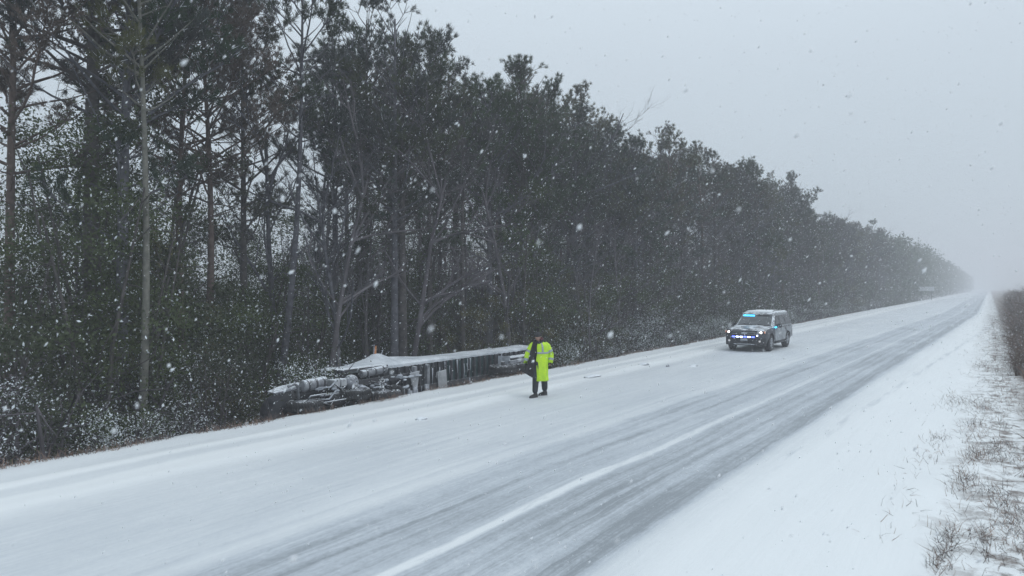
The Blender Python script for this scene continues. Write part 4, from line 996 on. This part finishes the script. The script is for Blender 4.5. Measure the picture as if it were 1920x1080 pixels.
# trousers
def chain(name, P, rr_, m_, n=12, sub=1, parent=PER, closed=True):
    mb = MB(); mb.tube(P, rr_, n); o = mb.build(name, m_, parent, smooth=True, subsurf=sub); return o
tk = ['pel', 'hl', 'kl', 'al', 'hr', 'kr', 'ar']
P = [jn['pel'], jn['hl'], (.035, -.005, .66), (.02, -.02, .47), (.008, .0, .26), (.0, .005, .10), jn['hr'], (.245, .20, .66), (.272, .30, .47), (.288, .385, .26), (.292, .455, .11)]
skin('trousers', P, [(0, 1), (1, 2), (2, 3), (3, 4), (4, 5), (0, 6), (6, 7), (7, 8), (8, 9), (9, 10)], [.16, .130, .112, .098, .088, .082, .130, .112, .098, .090, .086], M_trous, PER, 2)
for (a, t) in (((.008, .01, .09), (-.11, -.11, .045)), ((.29, .47, .10), (.165, .37, .045))):
    A = Vector(a); T = Vector(t); d = (T - A); d.z = 0; d.normalize(); sd = d.cross(Vector((0, 0, 1)))
    mb = MB(); rings = []
    g0 = A - d * .075; L = .29
    for q, w, h in ((0, .036, .10), (.10, .046, .13), (.30, .046, .14), (.45, .046, .095), (.65, .052, .075), (.85, .048, .065), (1, .030, .045)):
        c = g0 + d * q * L; c.z = 0
        rings.append([c + sd * w * x + Vector((0, 0, .012 + h * z_)) for x, z_ in ((-1, 0), (-1.02, .3), (-.8, .75), (-.3, 1), (.3, 1), (.8, .75), (1.02, .3), (1, 0))])
    mb.loft(rings); bt = mb.build('boot', M_boot, PER, smooth=True)
    mb = MB(); rings = []
    for q, w in ((-.02, .034), (.1, .05), (.4, .045), (.7, .056), (.9, .05), (1.03, .028)):
        c = g0 + d * q * L; c.z = 0; rings.append([c + sd * w * x + Vector((0, 0, z_)) for x, z_ in ((-1, -.01), (-1, .016), (1, .016), (1, -.01))])
    mb.loft(rings); mb.build('sole', M_sole, bt)
# inner dark jacket
mb = MB(); rings = []
for (z_, cx_, rx, ry) in ((.74, .125, .150, .13), (.90, .13, .165, .135), (1.10, .13, .165, .13), (1.30, .135, .185, .135), (1.42, .135, .19, .125), (1.51, .12, .12, .09), (1.56, .11, .07, .07)):
    rings.append([(cx_ + rx * math.cos(a), .05 + ry * math.sin(a), z_) for a in [2 * math.pi * k / 20 for k in range(20)]])
mb.loft(rings); mb.build('jacket', M_darkc, PER, smooth=True)
# coat shell, open at the front on the viewer's left
CO = [(.47, .150, .208, .175), (.60, .152, .190, .175), (.75, .153, .192, .172), (.90, .152, .198, .170), (1.05, .150, .205, .168), (1.20, .148, .220, .168), (1.35, .142, .232, .166), (1.44, .140, .222, .155), (1.50, .135, .165, .125), (1.545, .12, .115, .10)]
def coat_pt(z_, a, grow=0.0, fold=True):
    for i in range(len(CO) - 1):
        if z_ <= CO[i + 1][0] or i == len(CO) - 2:
            t = (z_ - CO[i][0]) / (CO[i + 1][0] - CO[i][0]); c = [CO[i][j] + (CO[i + 1][j] - CO[i][j]) * t for j in range(4)]; break
    f = .016 * math.sin(a * 7 + z_ * 3) * max(0, min(1, (1.25 - z_) * 1.5)) if fold else 0
    rx, ry = c[2] + grow + f, c[3] + grow + f
    return Vector((c[1] + rx * math.cos(a), .05 + ry * math.sin(a), z_))
A0, A1 = R(-112), R(165)                      # from the front opening round the right side and the back
def swing(z_): return -R(50) * max(0, min(1, (1.25 - z_) / .78))
def shell(z0, z1, a0, a1, g0, g1, nz, na):
    mb = MB(); V = []
    for g_ in (g1, g0):
        for i in range(nz + 1):
            for k in range(na + 1): zz_ = z0 + (z1 - z0) * i / nz; aa_ = a0 + (swing(zz_) if a0 == A0 else 0); V.append(coat_pt(zz_, aa_ + (a1 - aa_) * k / na, g_))
    N = (nz + 1) * (na + 1); F = []
    for i in range(nz):
        for k in range(na):
            q = (i * (na + 1) + k, i * (na + 1) + k + 1, (i + 1) * (na + 1) + k + 1, (i + 1) * (na + 1) + k); F.append(q); F.append(tuple(j + N for j in reversed(q)))
    for i in range(nz):
        for k in (0, na):
            a = i * (na + 1) + k; b_ = (i + 1) * (na + 1) + k; F.append((a, b_, b_ + N, a + N))
    for k in range(na):
        for i in (0, nz):
            a = i * (na + 1) + k; F.append((a, a + 1, a + 1 + N, a + N))
    mb.add(V, F); return mb
mb = shell(.47, 1.545, A0, A1, 0, .014, 26, 44)
# sleeves belong to the coat
SLR = [(.27, .07, 1.49), (.335, .08, 1.43), (.395, .09, 1.32), (.445, .10, 1.20), (.445, .07, 1.08), (.43, .04, .965)]
SLL = [(-.02, .03, 1.49), (-.08, .02, 1.42), (-.145, .01, 1.31), (-.20, .0, 1.20), (-.24, -.03, 1.08), (-.265, -.05, .955)]
srad = [.078, .094, .090, .085, .078, .068]
for SLv in (SLR, SLL): mb.tube(SLv, srad, 14)
coat = mb.build('coat', M_lime, PER, smooth=True)
# blown-open front panel: black lining toward the camera, lime on the back
NU, NV = 8, 12; V = []
for layer in (0, 1):
    for i in range(NV + 1):
        t = i / NV; z_ = 1.53 - t * 1.0
        pq = coat_pt(max(z_, .5), R(-112) + swing(z_)); ax_, ay_ = pq.x + .004, pq.y + .004
        top = Vector((ax_, ay_, 1.54 - t * (1.54 - .545)))                  # right edge of the dark area
        le = [(0, (-.06, -.06, 1.55)), (.25, (-.13, -.10, 1.30)), (.5, (-.19, -.13, 1.03)), (.75, (-.27, -.14, .83)), (1, (-.345, -.14, .735))]
        for q in range(len(le) - 1):
            if le[q][0] <= t <= le[q + 1][0]:
                f = (t - le[q][0]) / (le[q + 1][0] - le[q][0]); left = Vector(le[q][1]).lerp(Vector(le[q + 1][1]), f); break
        for k in range(NU + 1):
            s_ = k / NU; p = top.lerp(left, s_); p.y += -.04 * math.sin(s_ * math.pi) * (.3 + t) + .018 * math.sin(s_ * 9 + t * 3) + layer * .012; V.append(p)
N = (NU + 1) * (NV + 1); F = []; Mi = []
for i in range(NV):
    for k in range(NU):
        q = (i * (NU + 1) + k, i * (NU + 1) + k + 1, (i + 1) * (NU + 1) + k + 1, (i + 1) * (NU + 1) + k); F.append(q); Mi.append(0); F.append(tuple(j + N for j in reversed(q))); Mi.append(1)
bd = [i * (NU + 1) for i in range(NV + 1)] + [NV * (NU + 1) + k for k in range(1, NU + 1)] + [i * (NU + 1) + NU for i in range(NV - 1, -1, -1)] + [k for k in range(NU - 1, 0, -1)]
for a, b_ in zip(bd, bd[1:] + bd[:1]): F.append((a, b_, b_ + N, a + N)); Mi.append(0)
mb = MB(); mb.v = V; mb.f = F; mb.m = Mi; mb.build('open_coat_panel', [M_lining, M_lime], PER, smooth=True)
# reflective tape
shell(1.225, 1.275, A0, A1, .015, .019, 2, 40).build('reflective_band', M_refl, coat, smooth=True)
shell(1.275, 1.53, R(-80), R(-68), .015, .019, 8, 3).build('reflective_band', M_refl, coat, smooth=True)
def sleeve_band(SLv, t0, t1):
    def at(t):
        f = t * (len(SLv) - 1); i = min(int(f), len(SLv) - 2); return Vector(SLv[i]).lerp(Vector(SLv[i + 1]), f - i), srad[i] + (srad[i + 1] - srad[i]) * (f - i)
    P_, R_ = zip(*[at(t0 + (t1 - t0) * q / 2) for q in range(3)]); mb = MB(); mb.tube(P_, [x + .005 for x in R_], 14, cap=False)
    mb.tube(P_, [x - .004 for x in R_], 14, cap=False); mb.build('reflective_band', M_refl, coat, smooth=True)
for SLv in (SLR, SLL): sleeve_band(SLv, .40, .50); sleeve_band(SLv, .78, .88)
# gloves: palm plus five separate fingers
def glove(w, d, th):
    w = Vector(w); d = Vector(d).normalized(); th = Vector(th).normalized(); nrm = d.cross(th).normalized(); th = nrm.cross(d).normalized()
    palm = w + d * .075; P_ = [w - d * .03, w + d * .02, palm]; Rr = [.036, .034, .036]; Ed = [(0, 1), (1, 2)]
    for k, (o_, L) in enumerate(((-.030, .060), (-.010, .075), (.010, .080), (.030, .070))):
        b_ = len(P_); base = palm + th * o_ + d * .015; k1 = base + d * L * .45 + nrm * .006; k2 = k1 + (d * .8 + nrm * .6).normalized() * L * .3; k3 = k2 + (d * .4 + nrm * .9).normalized() * L * .25
        P_ += [base, k1, k2, k3]; Rr += [.013, .0125, .012, .010]; Ed += [(2, b_), (b_, b_ + 1), (b_ + 1, b_ + 2), (b_ + 2, b_ + 3)]
    b_ = len(P_); t1 = w + d * .035 + th * .035; t2 = t1 + (d * .7 + th * .7).normalized() * .035; t3 = t2 + (d * .9 + th * .1 + nrm * .3).normalized() * .03
    P_ += [t1, t2, t3]; Rr += [.015, .013, .011]; Ed += [(1, b_), (b_, b_ + 1), (b_ + 1, b_ + 2)]
    skin('glove', P_, Ed, Rr, M_boot, PER, 1)
glove((.43, .03, .955), (-.22, -.25, -1), (-1, .2, .2)); glove((-.265, -.055, .945), (.12, -.2, -1), (1, -.3, .1))

# ------------------------------------------------------------------ far sign, marks in the snow
M_sign = mat('snow_plastered_sign', (.62, .64, .66), .7, noise=(.5, .52, .54), noise_scale=3)
xs = -13.2; ysn = y_at(1737, xs)
SG = empty('road_sign', (xs, ysn, gz(xs, ysn) - .1), 0); tag(SG, 'pale wide road sign in front of the far hazy treeline', 'road sign')
mb = MB(); mb.box((0, 0, 2.95), (3.4, .08, 1.05)); mb.build('sign_panel', M_sign, SG, bevel=.03)
for s in (-1, 1): mb = MB(); mb.box((s * 1.1, .10, 1.7), (.12, .1, 3.4)); mb.build('post', M_frame, SG)
M_lump = snowy('dirty_snow_lump', (.16, .17, .19), (.30, .32, .35), .9, .34, 14)
def lump(u, v, w, l, h, seed, label, m_=M_lump):
    w *= 1.3; l *= .9; h *= 1.7; x, y = wpt(u, v); z = gz(x, y); rr_ = random.Random(seed); mb = MB(); rings = []
    for i in range(6):
        t = i / 5; q = math.cos(t * math.pi / 2) ** .7 + .02
        rings.append([(w * q * math.cos(a) * rr_.uniform(.75, 1.2), l * q * math.sin(a) * rr_.uniform(.75, 1.2), -.02 + h * t * rr_.uniform(.85, 1.1)) for a in [2 * math.pi * k / 14 for k in range(14)]])
    mb.loft(rings); o = mb.build('snow_lump', m_, None, smooth=True, loc=(x, y, z)); tag(o, label, 'snow lump', 'lumps of snow thrown up on the road edge'); return o
lump(1110, 708, .16, .55, .06, 1, 'dark edged snow lump on the verge right of the walker')
lump(790, 786, .10, .22, .05, 2, 'small broken snow lump left of the walker below the trailer')
lump(1207, 686, .14, .35, .05, 3, 'faint snow lump on the verge midway between walker and patrol car')
lump(1252, 688, .05, .12, .09, 4, 'tiny dark speck of snow left of the patrol car')
lump(1300, 686, .12, .4, .05, 5, 'low grey snow lump nearest the patrol car')

# ------------------------------------------------------------------ falling snow
rg = np.random.default_rng(77)
def flakes(N, lo, hi, smin, smax, pw):
    C = rg.uniform(lo, hi, (N, 3))
    keep = (np.linalg.norm(C - np.array([0, 0, CAMH]), axis=1) > 1.3)
    C = C[keep]; N = len(C)
    s = smin + (smax - smin) * rg.random((N, 1)) ** pw
    ax = np.array([cT * .62, sT * .62, .78]) + rg.normal(size=(N, 3)) * .20; ax /= np.linalg.norm(ax, axis=1)[:, None]
    b = np.cross(ax, rg.normal(size=(N, 3))); b /= np.linalg.norm(b, axis=1)[:, None]; c = np.cross(ax, b)
    el = rg.uniform(1.3, 2.6, (N, 1))
    j = lambda: rg.uniform(.7, 1.3, (N, 1))
    V = np.stack([C + ax * s * el * j(), C + b * s * j(), C + c * s * j(), C - b * s * j(), C - c * s * j(), C - ax * s * el * j()], 1).reshape(-1, 3)
    k = np.arange(N)[:, None] * 6
    F = np.concatenate([k + f for f in ([0, 1, 2], [0, 2, 3], [0, 3, 4], [0, 4, 1], [5, 2, 1], [5, 3, 2], [5, 4, 3], [5, 1, 4])], 0)
    return V, F
V1, F1 = flakes(22000, (-17.5, 1.5, -.2), (4, 34, 10), .0035, .0085, 2.2)
V2, F2 = flakes(10000, (-16, 30, .1), (0, 70, 11), .007, .016, 1.9)
V3, F3 = flakes(1000, (-9, .8, .3), (1.5, 12, 6.5), .005, .012, 2.0)
V = np.concatenate([V1, V2, V3]); F = np.concatenate([F1, F2 + len(V1), F3 + len(V1) + len(V2)])
o = link('falling_snow', new_mesh('falling_snow', V, F, [M_flake])); tag(o, 'snowflakes falling through the air over the road', 'snowflakes', kind='stuff')

# ------------------------------------------------------------------ haze
hm = bpy.data.materials.new('haze'); hm.use_nodes = True; n = hm.node_tree; n.nodes.clear()
ho = n.nodes.new('ShaderNodeOutputMaterial'); pv = n.nodes.new('ShaderNodeVolumePrincipled'); pv.inputs['Density'].default_value = .0028
pv.inputs['Color'].default_value = (.965, .965, 1.0, 1); pv.inputs['Anisotropy'].default_value = 0.0
n.links.new(pv.outputs[0], ho.inputs['Volume'])
mb = MB(); mb.box((-40, 500, 18.5), (720, 1160, 43)); o = mb.build('haze', hm); tag(o, 'pale snow haze over the road', 'haze', kind='stuff')
